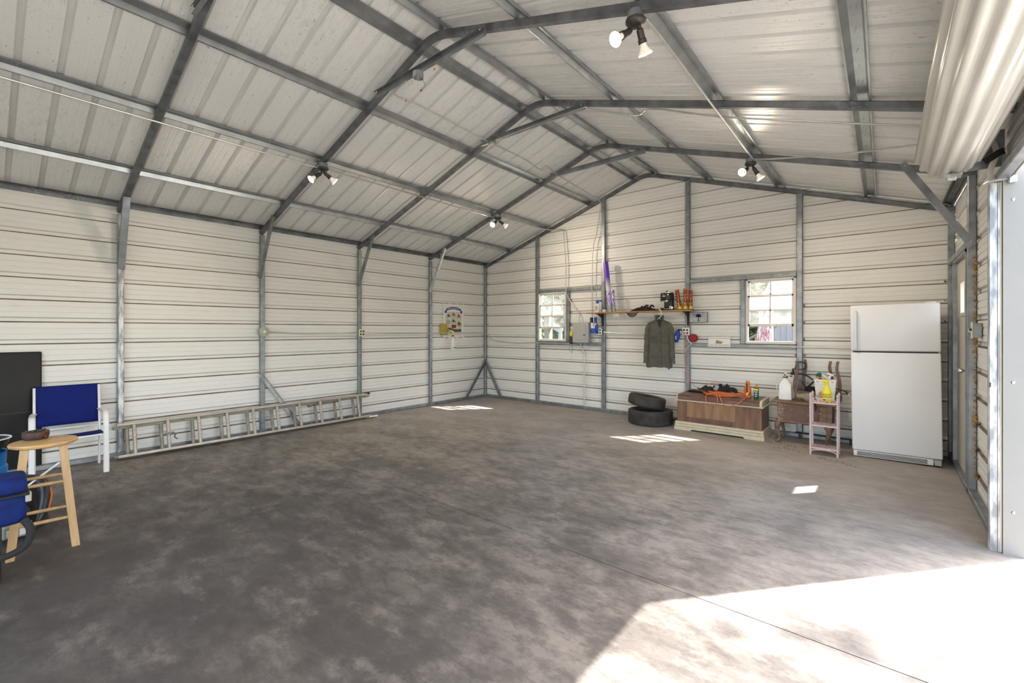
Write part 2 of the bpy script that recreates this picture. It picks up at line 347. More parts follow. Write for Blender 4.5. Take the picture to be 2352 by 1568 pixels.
def thing(name, label, cat, loc=(0,0,0), rz=0, group=None, rx=0, ry=0):
    o = bpy.data.objects.new(name, None); COL.objects.link(o); o.empty_display_size = 0.1
    o.location = loc; o.rotation_euler = (rx, ry, rz); o['label'] = label; o['category'] = cat
    if group: o['group'] = group
    return o
def tag(o, label, cat, group=None):
    o['label'] = label; o['category'] = cat
    if group: o['group'] = group
    return o
def struct(name, loc=(0,0,0)):
    o = bpy.data.objects.new(name, None); COL.objects.link(o); o.location = loc; o['kind'] = 'structure'; return o
def stuff(o): o['kind'] = 'stuff'; return o
def share(src, parent, loc=(0,0,0), rot=(0,0,0), name=None):
    o = src.copy(); COL.objects.link(o); o.parent = parent; o.location = loc; o.rotation_euler = rot
    if name: o.name = name
    return o
def copy_tree(o, parent=None):
    c = o.copy(); COL.objects.link(c)
    if parent is not None: c.parent = parent
    for ch in list(o.children): copy_tree(ch, c)
    return c
def text(name, body, size, m, parent, mtx, extrude=0.0008, align='CENTER'):
    cu = bpy.data.curves.new(name, 'FONT'); cu.body = body; cu.size = size; cu.extrude = extrude; cu.align_x = align; cu.align_y = 'CENTER'; cu.resolution_u = 3
    tmp = bpy.data.objects.new('tmp', cu); COL.objects.link(tmp)
    dg = bpy.context.evaluated_depsgraph_get(); me = bpy.data.meshes.new_from_object(tmp.evaluated_get(dg))
    bpy.data.objects.remove(tmp); me.name = name; me.transform(mtx); me.materials.clear(); me.materials.append(M[m])
    o = bpy.data.objects.new(name, me); COL.objects.link(o)
    if parent is not None: o.parent = parent
    return o
def face_y(x, y, z): return Matrix.Translation((x, y, z)) @ Matrix.Rotation(PI/2, 4, 'X')          # text that faces -y
def face_x(x, y, z): return Matrix.Translation((x, y, z)) @ Matrix.Rotation(PI/2, 4, 'Z') @ Matrix.Rotation(PI/2, 4, 'X')   # faces +x
def about(c, a, ax): return Matrix.Translation(c) @ Matrix.Rotation(a, 4, ax) @ Matrix.Translation(-V(c))
SQ = lambda w, h=None, c=0.008: (lambda a, b: [(-a+c,-b),(a-c,-b),(a,-b+c),(a,b-c),(a-c,b),(-a+c,b),(-a,b-c),(-a,-b+c)])(w/2, (h or w)/2)
def arc(pts, n=8):
    """Catmull-Rom through points"""
    P = [V(p) for p in pts]; P = [2*P[0]-P[1]] + P + [2*P[-1]-P[-2]]; out = []
    for i in range(1, len(P)-2):
        for k in range(n):
            t = k/n; a, b, c, d = P[i-1], P[i], P[i+1], P[i+2]
            out.append(0.5*((2*b)+(c-a)*t+(2*a-5*b+4*c-d)*t*t+(3*b-a-3*c+d)*t**3))
    out.append(P[-2]); return out

# ------------------------------------------------------------------ building constants (metres)
W, BAY, NB = 7.29, 1.524, 6
LEN = BAY*NB
H0, SL = 2.826, 0.332
ANG = math.atan(SL)
T = 0.057
def RB(x): return H0 + SL*min(x, W-x)
RIB = 0.2286; RZ0 = 0.170

# ------------------------------------------------------------------ floor
fl = struct('floor')
JY = -4.65
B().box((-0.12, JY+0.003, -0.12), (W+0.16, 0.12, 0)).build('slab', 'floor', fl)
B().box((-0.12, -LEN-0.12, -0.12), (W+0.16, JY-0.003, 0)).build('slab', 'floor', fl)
B().box((-0.12, JY-0.003, -0.12), (W+0.16, JY+0.003, -0.012)).build('joint', 'grime', fl)

# ------------------------------------------------------------------ corrugated walls
def rib_segments(z0, z1):
    """(za, da, zb, db, mat) up the wall: d = recess depth away from the room"""
    pts = []; k = math.floor((z0-RZ0)/RIB)-1
    while True:
        e = RZ0+k*RIB
        if e > z1+RIB: break
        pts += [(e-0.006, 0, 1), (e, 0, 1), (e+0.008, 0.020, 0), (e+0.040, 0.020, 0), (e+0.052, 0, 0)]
        for q in (0.095, 0.155): pts += [(e+q, 0, 0), (e+q+0.003, 0.005, 0), (e+q+0.010, 0.005, 0), (e+q+0.013, 0, 0)]
        k += 1
    pts.sort(); out = []
    for (a, da, ma), (b, db, _) in zip(pts, pts[1:]):
        if b <= z0 or a >= z1 or b-a < 1e-6: continue
        f = lambda z: da+(db-da)*(z-a)/(b-a)
        za, zb = max(a, z0), min(b, z1)
        out.append((za, f(za), zb, f(zb), ma))
    return out
def wall_panel(parent, fpos, z0, z1, u0, u1, holes=(), gable=False):
    """fpos(u, d, z) -> point; sheet between z0,z1 and u0..u1 minus holes (ua,ub,za,zb)"""
    b = B(); cuts = sorted({z for h in holes for z in (h[2], h[3])})
    for za, da, zb, db, m in rib_segments(z0, z1):
        zs = [za]+[c for c in cuts if za < c < zb]+[zb]
        for a, c in zip(zs, zs[1:]):
            fa = da+(db-da)*(a-za)/(zb-za); fc = da+(db-da)*(c-za)/(zb-za); mid = (a+c)/2
            iv = [(u0, u1)]
            for h in holes:
                if h[2] <= mid <= h[3]:
                    nv = []
                    for p, q in iv:
                        if h[0] > p: nv.append((p, min(q, h[0])))
                        if h[1] < q: nv.append((max(p, h[1]), q))
                    iv = [(p, q) for p, q in nv if q-p > 1e-4]
            for p, q in iv:
                if gable:
                    top = lambda z: max(0, (z-H0-0.10)/SL)
                    pa, qa, pc, qc = max(p, top(a)), min(q, W-top(a)), max(p, top(c)), min(q, W-top(c))
                    if p < 0.05 and top(a) <= 0: pa = p
                    if p < 0.05 and top(c) <= 0: pc = p
                    if q > W-0.05 and top(a) <= 0: qa = q
                    if q > W-0.05 and top(c) <= 0: qc = q
                    if qa <= pa: continue
                    if qc < pc: pc = qc = (pc+qc)/2
                else: pa, qa, pc, qc = p, q, p, q
                b.mi = m
                b.poly([fpos(pa, fa, a), fpos(qa, fa, a), fpos(qc, fc, c), fpos(pc, fc, c)], [(0, 1, 2, 3)])
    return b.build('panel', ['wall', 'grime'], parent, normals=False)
def wall(name, fpos, splits, u0, u1, holes=(), gable=False):
    p = struct(name)
    for z0, z1 in zip(splits, splits[1:]): wall_panel(p, fpos, z0, z1, u0, u1, holes, gable)
    return p
w1 = (1.425, 2.075, 1.255, 2.19); w2 = (5.175, 5.80, 1.265, 2.19)
wl = wall('wall_left', lambda u, d, z: (-0.060-d, u, z), [0.0, 0.95, 1.865, 2.895], -LEN-0.06, 0.06)
wb = wall('wall_back', lambda u, d, z: (u, 0.060+d, z), [0.0, 0.95, 1.865, 2.78, 3.69, 4.3], -0.06, W+0.06, [w1, w2], True)
OP1 = (-5.90, -2.86); OP2 = (-8.95, -6.20); OPZ = 2.44  # the second opening is out of view, added to bring in light
wr = wall('wall_right', lambda u, d, z: (W+0.060+d, u, z), [0.0, 0.95, 1.865, 2.895], -LEN-0.06, 0.06, [(-1.345, -0.375, -0.1, 2.19), (OP1[0], OP1[1], -0.1, OPZ), (OP2[0], OP2[1], -0.1, OPZ)])
wf = wall('wall_front', lambda u, d, z: (u, -LEN-0.060-d, z), [0.0, 0.95, 1.865, 2.78, 3.69, 4.3], -0.06, W+0.06, [(1.9, 5.2, -0.1, 2.55)], True)  # doorway behind the camera is unseen, added to let daylight in
# ------------------------------------------------------------------ roof sheets
ceil = struct('ceiling')
OFF = (T+0.040)
def roof_sheet(side):
    b = B(); period = RIB; prof = []
    for k in range(4):
        o = k*period
        prof += [(o, 0), (o+0.05, 0), (o+0.054, 0.0015), (o+0.06, 0.0015), (o+0.064, 0), (o+0.105, 0), (o+0.109, 0.0015), (o+0.115, 0.0015), (o+0.119, 0), (o+0.172, 0), (o+0.182, 0.022), (o+0.208, 0.022), (o+0.218, 0)]
    prof.append((4*period, 0)); L = W/2+0.14
    def P(s, y, h):      # s horizontal distance from the eave line (x from -0.14)
        x = -0.14+s; z = H0+SL*x+(OFF+h)/math.cos(ANG)
        return (x, y, z) if side == 0 else (W-x, y, z)
    for (y0, h0), (y1, h1) in zip(prof, prof[1:]):
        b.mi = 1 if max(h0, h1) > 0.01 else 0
        b.poly([P(0, y0, h0), P(L, y0, h0), P(L, y1, h1), P(0, y1, h1)], [(0, 1, 2, 3)])
    return b
for side in (0, 1):
    first = None
    for k in range(11):
        loc = (0, -LEN-0.30+k*4*RIB, 0)
        if first is None: first = roof_sheet(side).build('panel', ['roof', 'ribshade'], ceil, normals=False); first.location = loc
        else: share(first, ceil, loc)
rc = B(); zt = H0+SL*W/2+(OFF+0.029)/math.cos(ANG)
rc.poly([(W/2-0.16, -LEN-0.3, zt-0.16*SL), (W/2, -LEN-0.3, zt+0.004), (W/2, 0.3, zt+0.004), (W/2-0.16, 0.3, zt-0.16*SL), (W/2+0.16, -LEN-0.3, zt-0.16*SL), (W/2+0.16, 0.3, zt-0.16*SL)], [(0, 1, 2, 3), (1, 4, 5, 2)])
rc.build('ridge_cap', 'roof', ceil, solid=0.001)

# ------------------------------------------------------------------ base rails
def rail(name, a, b):
    o = B().box(a, b, r=0.006, seg=1).build(name, 'galv'); o['kind'] = 'structure'; return o
rail('baseboard_left', (-T, -LEN, 0), (0, 0, T)); rail('baseboard_back', (0, 0, 0), (W, T, T))
rail('baseboard_right', (W, OP1[1]+0.02, 0), (W+T, -0.002, T))

# ------------------------------------------------------------------ steel frames
def rafter_pts():
    c = T/2/math.cos(ANG); pts = [(-0.062, 0, RB(0)-0.062*SL+c)]
    xm, R = W/2, 0.16
    pts.append((xm-R, 0, H0+SL*(xm-R)+c))
    for k in range(1, 6):
        t = k/6; x = xm-R+2*R*t; q = (1-t)**2*(SL*-R)+t*t*(SL*-R)   # quadratic bend
        pts.append((x, 0, H0+SL*xm+c+q))
    pts.append((xm+R, 0, H0+SL*(xm-R)+c)); pts.append((W+0.062, 0, RB(0)-0.062*SL+c))
    return pts
def channel(b, p0, p1, up, w=0.052, d=0.03, t=0.002):
    prof = [(-w/2, -d/2), (w/2, -d/2), (w/2, d/2), (w/2-t, d/2), (w/2-t, -d/2+t), (-w/2+t, -d/2+t), (-w/2+t, d/2), (-w/2, d/2)]
    return b.sweep([p0, p1], prof, up)
def bolt(p, x, y, z, axis='y'):
    m = Matrix.Rotation(PI/2, 4, 'X') if axis == 'y' else Matrix.Rotation(PI/2, 4, 'Y')
    return B().lathe([(0.0, 0.004), (0.006, 0.004), (0.009, 0), (0.009, -0.002)], (x, y, z), 6, m).build('bolt', 'galvlight', p)
names = {1: 'first', 2: 'second', 3: 'third', 4: 'fourth', 5: 'fifth', 6: 'sixth'}
lab = {1: 'bent steel bow frame nearest the back wall, with the silvery knee brace beside the poster',
       2: 'bent steel bow frame second from the back, its post carrying the cream outlet',
       3: 'bent steel bow frame third from the back, its post carrying the round outlet box',
       4: 'scuffed steel bow frame rising behind the blue chair',
       5: 'steel bow frame fifth from the back wall', 6: 'steel bow frame against the front wall'}
rafter_me = None
for k in range(1, NB+1):
    y = -BAY*k if k < NB else -LEN+0.03
    fr = thing('steel_frame', lab[k], 'frame', (0, y, 0))
    if rafter_me is None: rafter_me = B().sweep(rafter_pts(), SQ(T), V((0, 0, 1))).build('rafter', 'galvdark', fr, smooth=True)
    else: share(rafter_me, fr)
    B().box((-T, -T/2, T), (0, T/2, RB(0)-0.03), r=0.006, seg=1).build('post', 'galvmid' if k == 4 else 'galv', fr)
    right = not any(o[0] < y < o[1] for o in (OP1, OP2))
    if right: B().box((W, -T/2, T if k > 1 else 0.0), (W+T, T/2, RB(0)), r=0.006, seg=1).build('post', 'galv', fr)
    b = B(); channel(b, (0.005, -T/2-0.016, 2.19), (0.44, -T/2-0.016, 2.985), V((0, 1, 0)), 0.05, 0.032) if k != 4 else channel(b, (0.005, 0, 2.16), (0.30, 0, 2.93), V((-0.9, 0, 0.35)), 0.062, 0.05)
    b.build('knee_brace', 'galvlight' if k == 1 else 'galv', fr)
    if right:
        b = B(); channel(b, (W+0.03, -T/2-0.016, 2.20), (6.855, -T/2-0.016, 3.03), V((0, 1, 0)), 0.055, 0.032); b.build('knee_brace', 'galv', fr)
        bolt(fr, W+0.018, -T/2-0.034, 2.235); bolt(fr, 6.872, -T/2-0.034, 3.0)
    if k < 6:
        b = B(); channel(b, (2.82, -T/2-0.016, 3.80), (4.32, -T/2-0.016, 3.80), V((0, -1, 0)), 0.062, 0.032); b.build('collar_tie', 'galv', fr)
        bolt(fr, 2.87, -T/2-0.034, 3.805); bolt(fr, 4.28, -T/2-0.034, 3.815)
    if k == 3:
        b = B(); channel(b, (0.005, -0.03, 0.83), (0.005, 0.50, 0.05), V((1, 0, 0)), 0.055, 0.03); b.build('floor_brace', 'galvlight', fr)
gf = thing('gable_frame', 'steel stud frame of the back gable wall with corner posts and window rails', 'frame', (0, 0, 0))
o = share(rafter_me, gf, (0, T/2, 0))
for x in (-T, W): B().box((x, 0, T), (x+T, T, RB(0)), r=0.006, seg=1).build('post', 'galv', gf)
for x in (1.395, 2.868, 4.345, 5.84):
    B().box((x-0.036, 0, T), (x+0.036, T, RB(x)+0.012), r=0.008, seg=1).build('post', 'galv', gf)
for a, b_ in (((1.431, 0, 2.192), (2.832, T, 2.25)), ((1.431, 0, 1.172), (2.832, T, 1.234)), ((2.083, 0, 1.234), (2.150, T, 2.192)),
              ((4.381, 0, 2.192), (5.804, T, 2.25)), ((4.381, 0, 1.195), (5.804, T, 1.255)), ((5.103, 0, 1.255), (5.170, T, 2.192))):
    B().box(a, b_, r=0.006, seg=1).build('window_rail', 'galv', gf)
b = B(); channel(b, (0.0, -0.016, 0.80), (0.45, -0.016, 0.05), V((0, 1, 0)), 0.05, 0.03); b.build('corner_brace', 'galv', gf)
b = B(); channel(b, (0.017, 0.0, 0.80), (0.017, -0.60, 0.05), V((1, 0, 0)), 0.05, 0.03); b.build('corner_brace', 'galv', gf)
# purlins
HAT = [(-0.066, 0.006), (-0.066, 0), (-0.055, 0), (-0.031, 0.038), (0.031, 0.038), (0.055, 0), (0.066, 0), (0.066, 0.006)]
def purlin(x, side, label, sc=1.0, ms='hat'):
    xx = x if side == 0 else W-x
    root = thing('purlin', label, 'purlin', (0, 0, 0))
    b = B(); n = V((-math.sin(ANG), 0, math.cos(ANG))); t = V((math.cos(ANG), 0, math.sin(ANG)))
    if side: n.x *= -1; t.x *= -1
    c = V((xx, 0, H0+SL*x)) + n*T
    pr = [c + t*u*sc + n*v for u, v in HAT]; pr2 = [p - n*0.0015 for p in reversed(pr)]; ring = pr+pr2; N = len(ring)
    y0, y1 = 0.058, -LEN-0.02
    vs = [(p.x, y0, p.z) for p in ring]+[(p.x, y1, p.z) for p in ring]
    b.poly(vs, [(i, (i+1) % N, (i+1) % N+N, i+N) for i in range(N)])
    b.build('hat_channel', ms, root)
    s = B(); yy = -0.12
    while yy > -LEN:
        for q in ((0.0,) if int(yy*10) % 3 else (-0.012, 0.014)):
            p = c + t*q + V((0, yy+random.uniform(-0.02, 0.02), 0)); tip = p + n*0.012 + t*random.uniform(-0.004, 0.004)
            s.tube([p+n*0.037, tip], 0.0028, 5, r2=0.0008)
        yy -= RIB
    stuff(s.build('screw_tips', 'galvlight', root))
    return root
PL = [(0.72, 'lowest'), (1.69, 'second'), (2.64, 'third'), (3.49, 'topmost')]
for x, nme in PL:
    purlin(x, 0, {'lowest': 'lowest hat-channel purlin on the left roof slope', 'second': 'left-slope purlin with a conduit running under it, meeting the twin floodlights', 'third': 'left-slope purlin between the conduit purlin and the ridge', 'topmost': 'wide purlin just left of the roof ridge'}[nme])
for x, nme in PL:
    purlin(x, 1, {'lowest': 'lowest wide purlin on the right slope, beside the rolled-up door', 'second': 'right-slope purlin with a conduit running along it to the far floodlight', 'third': 'narrow right-slope purlin next to the ridge pair', 'topmost': 'purlin just right of the roof ridge'}[nme])
purlin(0.028, 0, 'dark eave purlin along the top of the left wall', 0.8, 'galvdark'); purlin(0.028, 1, 'eave purlin above the side door on the right wall', 0.8, 'galvdark')

# ------------------------------------------------------------------ windows
def window(name, x0, x1, z0, z1, zs, fx):
    """single-hung: outer frame, upper sash, lower sash pushed part way up"""
    r = struct(name, (0, 0, 0)); ya, yb = 0.010, 0.075
    f = B()
    for a, b_ in (((x0, ya, z0), (x0+0.03, yb, z1)), ((x1-0.03, ya, z0), (x1, yb, z1)), ((x0, ya-0.008, z0), (x1, yb, z0+0.038)), ((x0, ya, z1-0.018), (x1, yb, z1))): f.box(a, b_, r=0.003, seg=1)
    f.build('window_frame', 'vinyl', r)
    xm = (x0+x1)/2; mid = (z0+z1)/2+0.02
    def sash(za, zb, y, rows, nm):
        s = B(); t = 0.022
        s.box((x0+0.03, y, za), (x1-0.03, y+0.02, za+0.035)); s.box((x0+0.03, y, zb-t), (x1-0.03, y+0.02, zb))
        s.box((x0+0.03, y, za), (x0+0.03+t, y+0.02, zb)); s.box((x1-0.03-t, y, za), (x1-0.03, y+0.02, zb))
        s.box((xm-0.009, y+0.004, za), (xm+0.009, y+0.016, zb))
        for q in rows: s.box((x0+0.04, y+0.004, q-0.007), (x1-0.04, y+0.016, q+0.007))
        so_ = s.build(nm, 'vinyl', r)
        lv = [za+0.035]+list(rows)+[zb-t]
        for pa, pb in zip(lv, lv[1:]):
            for xa, xb in ((x0+0.052, xm-0.009), (xm+0.009, x1-0.052)):
                B().box((xa, y+0.009, pa), (xb, y+0.011, pb)).build('pane', 'glass', so_)
    sash(mid, z1-0.02, 0.046, [(mid+z1)/2], 'upper_sash')
    sash(zs[0], zs[1], 0.020, [(zs[0]+0.035+zs[1]-0.022)/2], 'lower_sash')
    return r
window('window_1', 1.432, 2.080, 1.245, 2.190, (1.49, 1.95), 0)
window('window_2', 5.172, 5.800, 1.262, 2.190, (1.51, 1.955), 0)

# ------------------------------------------------------------------ side door
d = struct('door_1', (0, 0, 0)); dx = W+0.040
B().box((dx, -1.325, 0.035), (dx+0.04, -0.405, 2.17), r=0.003, seg=1).build('door_leaf', 'doorpaint', d)
f = B(); f.box((W+0.005, -0.400, 0.0), (W+0.085, -0.355, 2.20)); f.box((W+0.005, -1.375, 0.0), (W+0.085, -1.330, 2.20)); f.box((W+0.005, -1.375, 2.172), (W+0.085, -0.355, 2.20)); f.build('door_frame', 'galv', d)
f = B(); f.box((dx-0.012, -1.085, 1.60), (dx+0.001, -0.745, 1.63)); f.box((dx-0.012, -1.085, 1.93), (dx+0.001, -0.745, 1.96)); f.box((dx-0.012, -1.085, 1.63), (dx+0.001, -1.055, 1.93)); f.box((dx-0.012, -0.775, 1.63), (dx+0.001, -0.745, 1.93)); f.build('light_frame', 'doorpaint', d)
dl = [o for o in d.children if o.name.startswith('door_leaf')][0]
# cut the light: rebuild the leaf around it
bpy.data.objects.remove(dl)
f = B()
for ya, yb, za, zb in ((-1.325, -1.06, 0.035, 2.17), (-0.77, -0.405, 0.035, 2.17), (-1.06, -0.77, 0.035, 1.625), (-1.06, -0.77, 1.935, 2.17)): f.box((dx, ya, za), (dx+0.04, yb, zb))
f.build('door_leaf', 'doorpaint', d)
B().box((dx+0.018, -1.06, 1.625), (dx+0.022, -0.77, 1.935)).build('pane', 'glass', d)
k = B(); mk = Matrix.Rotation(-PI/2, 4, 'Y'); k.lathe([(0.030, 0), (0.030, 0.006), (0.012, 0.010), (0.012, 0.035), (0.024, 0.042), (0.027, 0.060), (0.020, 0.075), (0, 0.076)], (dx, -1.265, 1.08), 20, mk)
k.build('knob', 'chrome', d, smooth=True)
o = B().box((W-0.005, -1.49, 2.20), (W+0.05, -0.002, 2.26), r=0.004, seg=1).build('trim_1', 'galv'); o['kind'] = 'structure'
o = B().box((W+0.003, -1.33, 0.0), (W+0.10, -0.40, 0.03)).build('trim_2', 'galv'); o['kind'] = 'structure'

# ------------------------------------------------------------------ roll-up door, guide, jamb
gd = thing('door_guide_track', 'dented galvanised guide track of the roll-up door, standing on the slab at the door jamb', 'door track', (W, OP1[1], 0))
b = B(); b.prism([(-0.030, 0.0), (-0.030, 0.03), (-0.024, 0.03), (-0.024, 0.006), (-0.002, 0.006), (-0.002, 0.03), (0.004, 0.03), (0.004, 0.0)], 0.0, 2.43, 'z')
b.box((-0.034, 0.02, 0), (-0.029, 0.05, 2.43)); b.box((0.006, -0.004, 0), (0.016, 0.05, 2.43)); b.build('track_channel', 'galvmid', gd)
B().box((0.016, -0.002, 0), (0.024, 0.04, 2.43)).build('edge_strip', 'ivory', gd)
B().box((-0.031, -0.012, 1.08), (-0.026, 0.001, 1.11)).build('slot', 'dark', gd)
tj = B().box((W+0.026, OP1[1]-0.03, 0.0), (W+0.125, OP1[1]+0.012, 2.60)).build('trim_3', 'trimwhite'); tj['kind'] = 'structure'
for z in (2.30, 1.12, 0.28):
    bo = B().lathe([(0.0, 0.004), (0.005, 0.004), (0.009, 0.001), (0.010, 0)], (W+0.07, OP1[1]-0.031, z), 12, Matrix.Rotation(PI/2, 4, 'X')).build('screw', 'chrome', tj)
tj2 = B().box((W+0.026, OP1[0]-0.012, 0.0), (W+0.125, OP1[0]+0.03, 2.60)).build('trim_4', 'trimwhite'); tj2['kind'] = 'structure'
hd = B().box((W-0.002, OP1[0]-0.05, OPZ), (W+T, OP1[1]+0.08, OPZ+T), r=0.006, seg=1).build('trim_5', 'galv'); hd['kind'] = 'structure'
hd = B().box((W-0.002, OP2[0]-0.05, OPZ), (W+T, OP2[1]+0.05, OPZ+T), r=0.006, seg=1).build('trim_6', 'galv'); hd['kind'] = 'structure'
def rolled(y0, y1, label, group=None):
    r = thing('roll_up_door', label, 'garage door', (7.085, y0, 2.725), 0, group)
    b = B(); prof = []; nr = 15
    for i in range(nr):
        a0 = 2*PI*i/nr
        for q, dr in ((0.0, 0.0), (0.16, 0.001), (0.27, 0.013), (0.62, 0.013), (0.73, 0.001), (0.9, 0)):
            a = a0+2*PI/nr*q; rr = 0.172+dr; prof.append((rr*math.cos(a), rr*math.sin(a)))
    b.prism(prof, 0, y1-y0, 'y'); b.build('curtain', 'curtain', r, smooth=True)
    # outermost lap hanging slightly off the roll
    lap = B(); pts = []
    for i in range(25):
        a = math.radians(188+i*4.4); pts.append((a, 0.192+0.010*math.sin(i*1.3)))
    for (a, r1), (c, r2) in zip(pts, pts[1:]):
        lap.poly([(r1*math.cos(a), -0.012, r1*math.sin(a)), (r2*math.cos(c), -0.012, r2*math.sin(c)), (r2*math.cos(c), y1-y0+0.012, r2*math.sin(c)), (r1*math.cos(a), y1-y0+0.012, r1*math.sin(a))], [(0, 1, 2, 3)])
    lap.build('outer_slats', 'curtain', r, smooth=True, solid=0.002)
    b = B(); b.lathe([(0.026, -0.05), (0.026, y1-y0+0.18)], (0, 0, 0), 16, Matrix.Rotation(-PI/2, 4, 'X')); b.build('axle', 'galvlight', r, smooth=True)
    return r
rd = rolled(OP1[0]+0.02, -2.80, 'cream corrugated roll-up door wound on its drum above the garage opening')
yl = -2.80-(OP1[0]+0.02)
b = B(); m = Matrix.Translation((0.0, yl-0.05, -0.205)) @ Matrix.Rotation(math.radians(4), 4, 'Y')
b.box((-0.045, -0.055, -0.004), (0.045, 0.055, 0.004), m); b.box((-0.012, -0.06, -0.014), (0.012, 0.068, -0.004), m); b.box((-0.022, 0.02, -0.022), (0.022, 0.045, -0.004), m); b.build('latch', 'galvlight', rd)
bk = B(); bk.box((7.06, -2.775, 2.555), (W+0.05, -2.768, 2.80)); bk.box((7.06, -2.80, 2.655), (W+0.05, -2.768, 2.663)); bk.box((7.06, -2.80, 2.608), (W+0.05, -2.768, 2.616))
bk = bk.build('drum_bracket', 'galv'); tag(bk, 'galvanised bracket carrying the drum end of the roll-up door', 'bracket')
st = B(); pts = arc([(7.262, -2.80, 2.76), (7.280, -2.84, 2.70), (7.290, -2.855, 2.62), (7.268, -2.86, 2.54), (7.262, -2.865, 2.49), (7.275, -2.87, 2.448), (7.305, -2.88, 2.438), (7.335, -2.885, 2.446)], 5)
st.sweep(pts, [(-0.001, -0.016), (0.001, -0.016), (0.001, 0.016), (-0.001, 0.016)], V((0.9, 0.3, 0))); 
st = st.build('pull_strap', 'strap'); tag(st, 'off-white webbing strap hanging from the rolled door at the jamb', 'strap')
tp = B(); tp.sweep([(7.235, -2.862, 2.578), (7.27, -2.872, 2.600), (7.30, -2.872, 2.622), (7.325, -2.872, 2.628)], [(-0.004, -0.020), (0.004, -0.020), (0.004, 0.020), (-0.004, 0.020)], V((0, 0, 1))); tp.build('tape', 'blackmatte', st)
sb = B(); sb.box((7.335, -2.925, 2.405), (7.375, -2.885, 2.455), r=0.006, seg=1); sb.box((7.255, -2.90, 2.43), (7.335, -2.893, 2.445)); sb.tube([(7.225, -2.89, 2.425), (7.245, -2.89, 2.44), (7.262, -2.89, 2.437)], 0.006, 6)
sb = sb.build('door_stop', 'galvlight'); tag(sb, 'small galvanised door stop bolted at the top of the jamb', 'door stop')
rolled(OP2[0]+0.02, OP2[1]-0.02, 'second roll-up door wound above the unseen rear opening added for daylight')

# foam beads
def foam(parent, pts, rnd=0.012):
    b = B()
    for p in pts:
        r = rnd*random.uniform(0.55, 1.15); c = V(p)
        for q in range(3):
            cc = c+V((random.uniform(-r, r)*0.6, random.uniform(-r, r)*0.6, random.uniform(-r, r)))
            n0 = len(b.bm.verts); bmesh.ops.create_icosphere(b.bm, subdivisions=1, radius=r*random.uniform(0.5, 1.0), matrix=Matrix.Translation(cc))
    return b.build('foam_bead', 'foam', parent, smooth=True)
for i in range(12):
    z = RZ0+0.028+RIB*i
    if i not in (0,): foam(wb, [(0.01, 0.066, z)], 0.011)
    if i not in (0, 1): foam(wl, [(-0.066, -0.03, z)], 0.010)
for z in (2.024, 1.796, 1.567, 1.339): foam(wb, [(2.162, 0.062, z)], 0.014)
for z in (1.796, 1.567, 1.339, 1.11): foam(wb, [(5.89, 0.062, z)], 0.013)
for z in (1.796, 1.567, 1.339): foam(wb, [(5.092, 0.062, z)], 0.012)
foam(wb, [(5.79, 0.062, 1.11)], 0.014)
for z in (2.025, 1.8, 1.57): foam(wb, [(7.27, 0.064, z)], 0.012)
fz = 2.10
while fz > 0.15:
    foam(wr, [(W+0.045, -BAY-0.045, fz)], 0.012 if int(fz*50) % 3 else 0.022)
    if abs(((fz-RZ0) % RIB)) < 0.06: foam(wr, [(W+0.045, -BAY-0.075, fz)], 0.016)
    fz -= 0.055

# ------------------------------------------------------------------ floodlights
def flood(x, y, z, label, a1=(-0.75, -0.35, -0.55), a2=(0.35, -0.5, -0.9)):
    r = thing('twin_floodlight', label, 'light', (x, y, z), 0, 'twin floodlights under the roof frames')
    B().lathe([(0.050, 0.0), (0.052, -0.045), (0.045, -0.05)], (0, 0, 0.02), 20).build('junction_box', 'galv', r, smooth=True)
    B().lathe([(0.060, -0.03), (0.060, -0.042), (0.050, -0.056), (0.020, -0.066), (0, -0.068)], (0, 0, 0), 24).build('canopy', 'bronze', r, smooth=True)
    for s, a in ((-1, a1), (1, a2)):
        d_ = V(a).normalized(); p0 = V((0.028*s, -0.01, -0.058)); q = d_.to_track_quat('Z', 'Y').to_matrix().to_4x4(); p1 = p0+V((0, 0, -0.03))
        h = B(); h.tube([p0, p1], 0.009, 8); bmesh.ops.create_icosphere(h.bm, subdivisions=2, radius=0.014, matrix=Matrix.Translation(p1))
        h.lathe([(0.010, 0.005), (0.021, 0.016), (0.021, 0.066), (0.0255, 0.070), (0.0255, 0.092), (0.0, 0.093)], p1, 16, q); hd_ = h.build('lamp_holder', 'bronze', r, smooth=True)
        bl = B(); bl.lathe([(0.0, 0.088), (0.018, 0.088), (0.019, 0.108), (0.028, 0.126), (0.040, 0.144), (0.043, 0.152)], p1, 24, q); bl.build('bulb', 'bulbwhite', r, smooth=True)
        bf = B(); bf.lathe([(0.043, 0.152), (0.039, 0.157), (0.0, 0.161)], p1, 24, q); bf.build('bulb_face', 'bulb', r, smooth=True)
        lt = bpy.data.lights.new('bulb_glow', 'SPOT'); lt.energy = 26; lt.color = (1, 0.84, 0.66); lt.spot_size = math.radians(140); lt.spot_blend = 1; lt.shadow_soft_size = 0.045
        lo = bpy.data.objects.new('bulb_glow', lt); COL.objects.link(lo); lo.parent = r; lo.location = p1+d_*0.168; lo.rotation_euler = (-d_).to_track_quat('Z', 'Y').to_euler()
    return r
flood(1.70, -3*BAY, RB(1.70)-0.015, 'twin floodlight under the left roof slope, the nearer one over the ladder', (-0.15, -0.9, -0.75), (0.20, 0.85, -0.60))
flood(1.72, -BAY, RB(1.72)-0.015, 'twin floodlight far up the left slope towards the back corner', (0.15, -0.9, -0.6), (0.55, 0.75, -0.60))
flood(5.555, -BAY, RB(5.555)-0.015, 'twin floodlight on the right slope near the back wall window', (-0.2, -0.9, -0.5), (0.45, 0.25, -0.85))
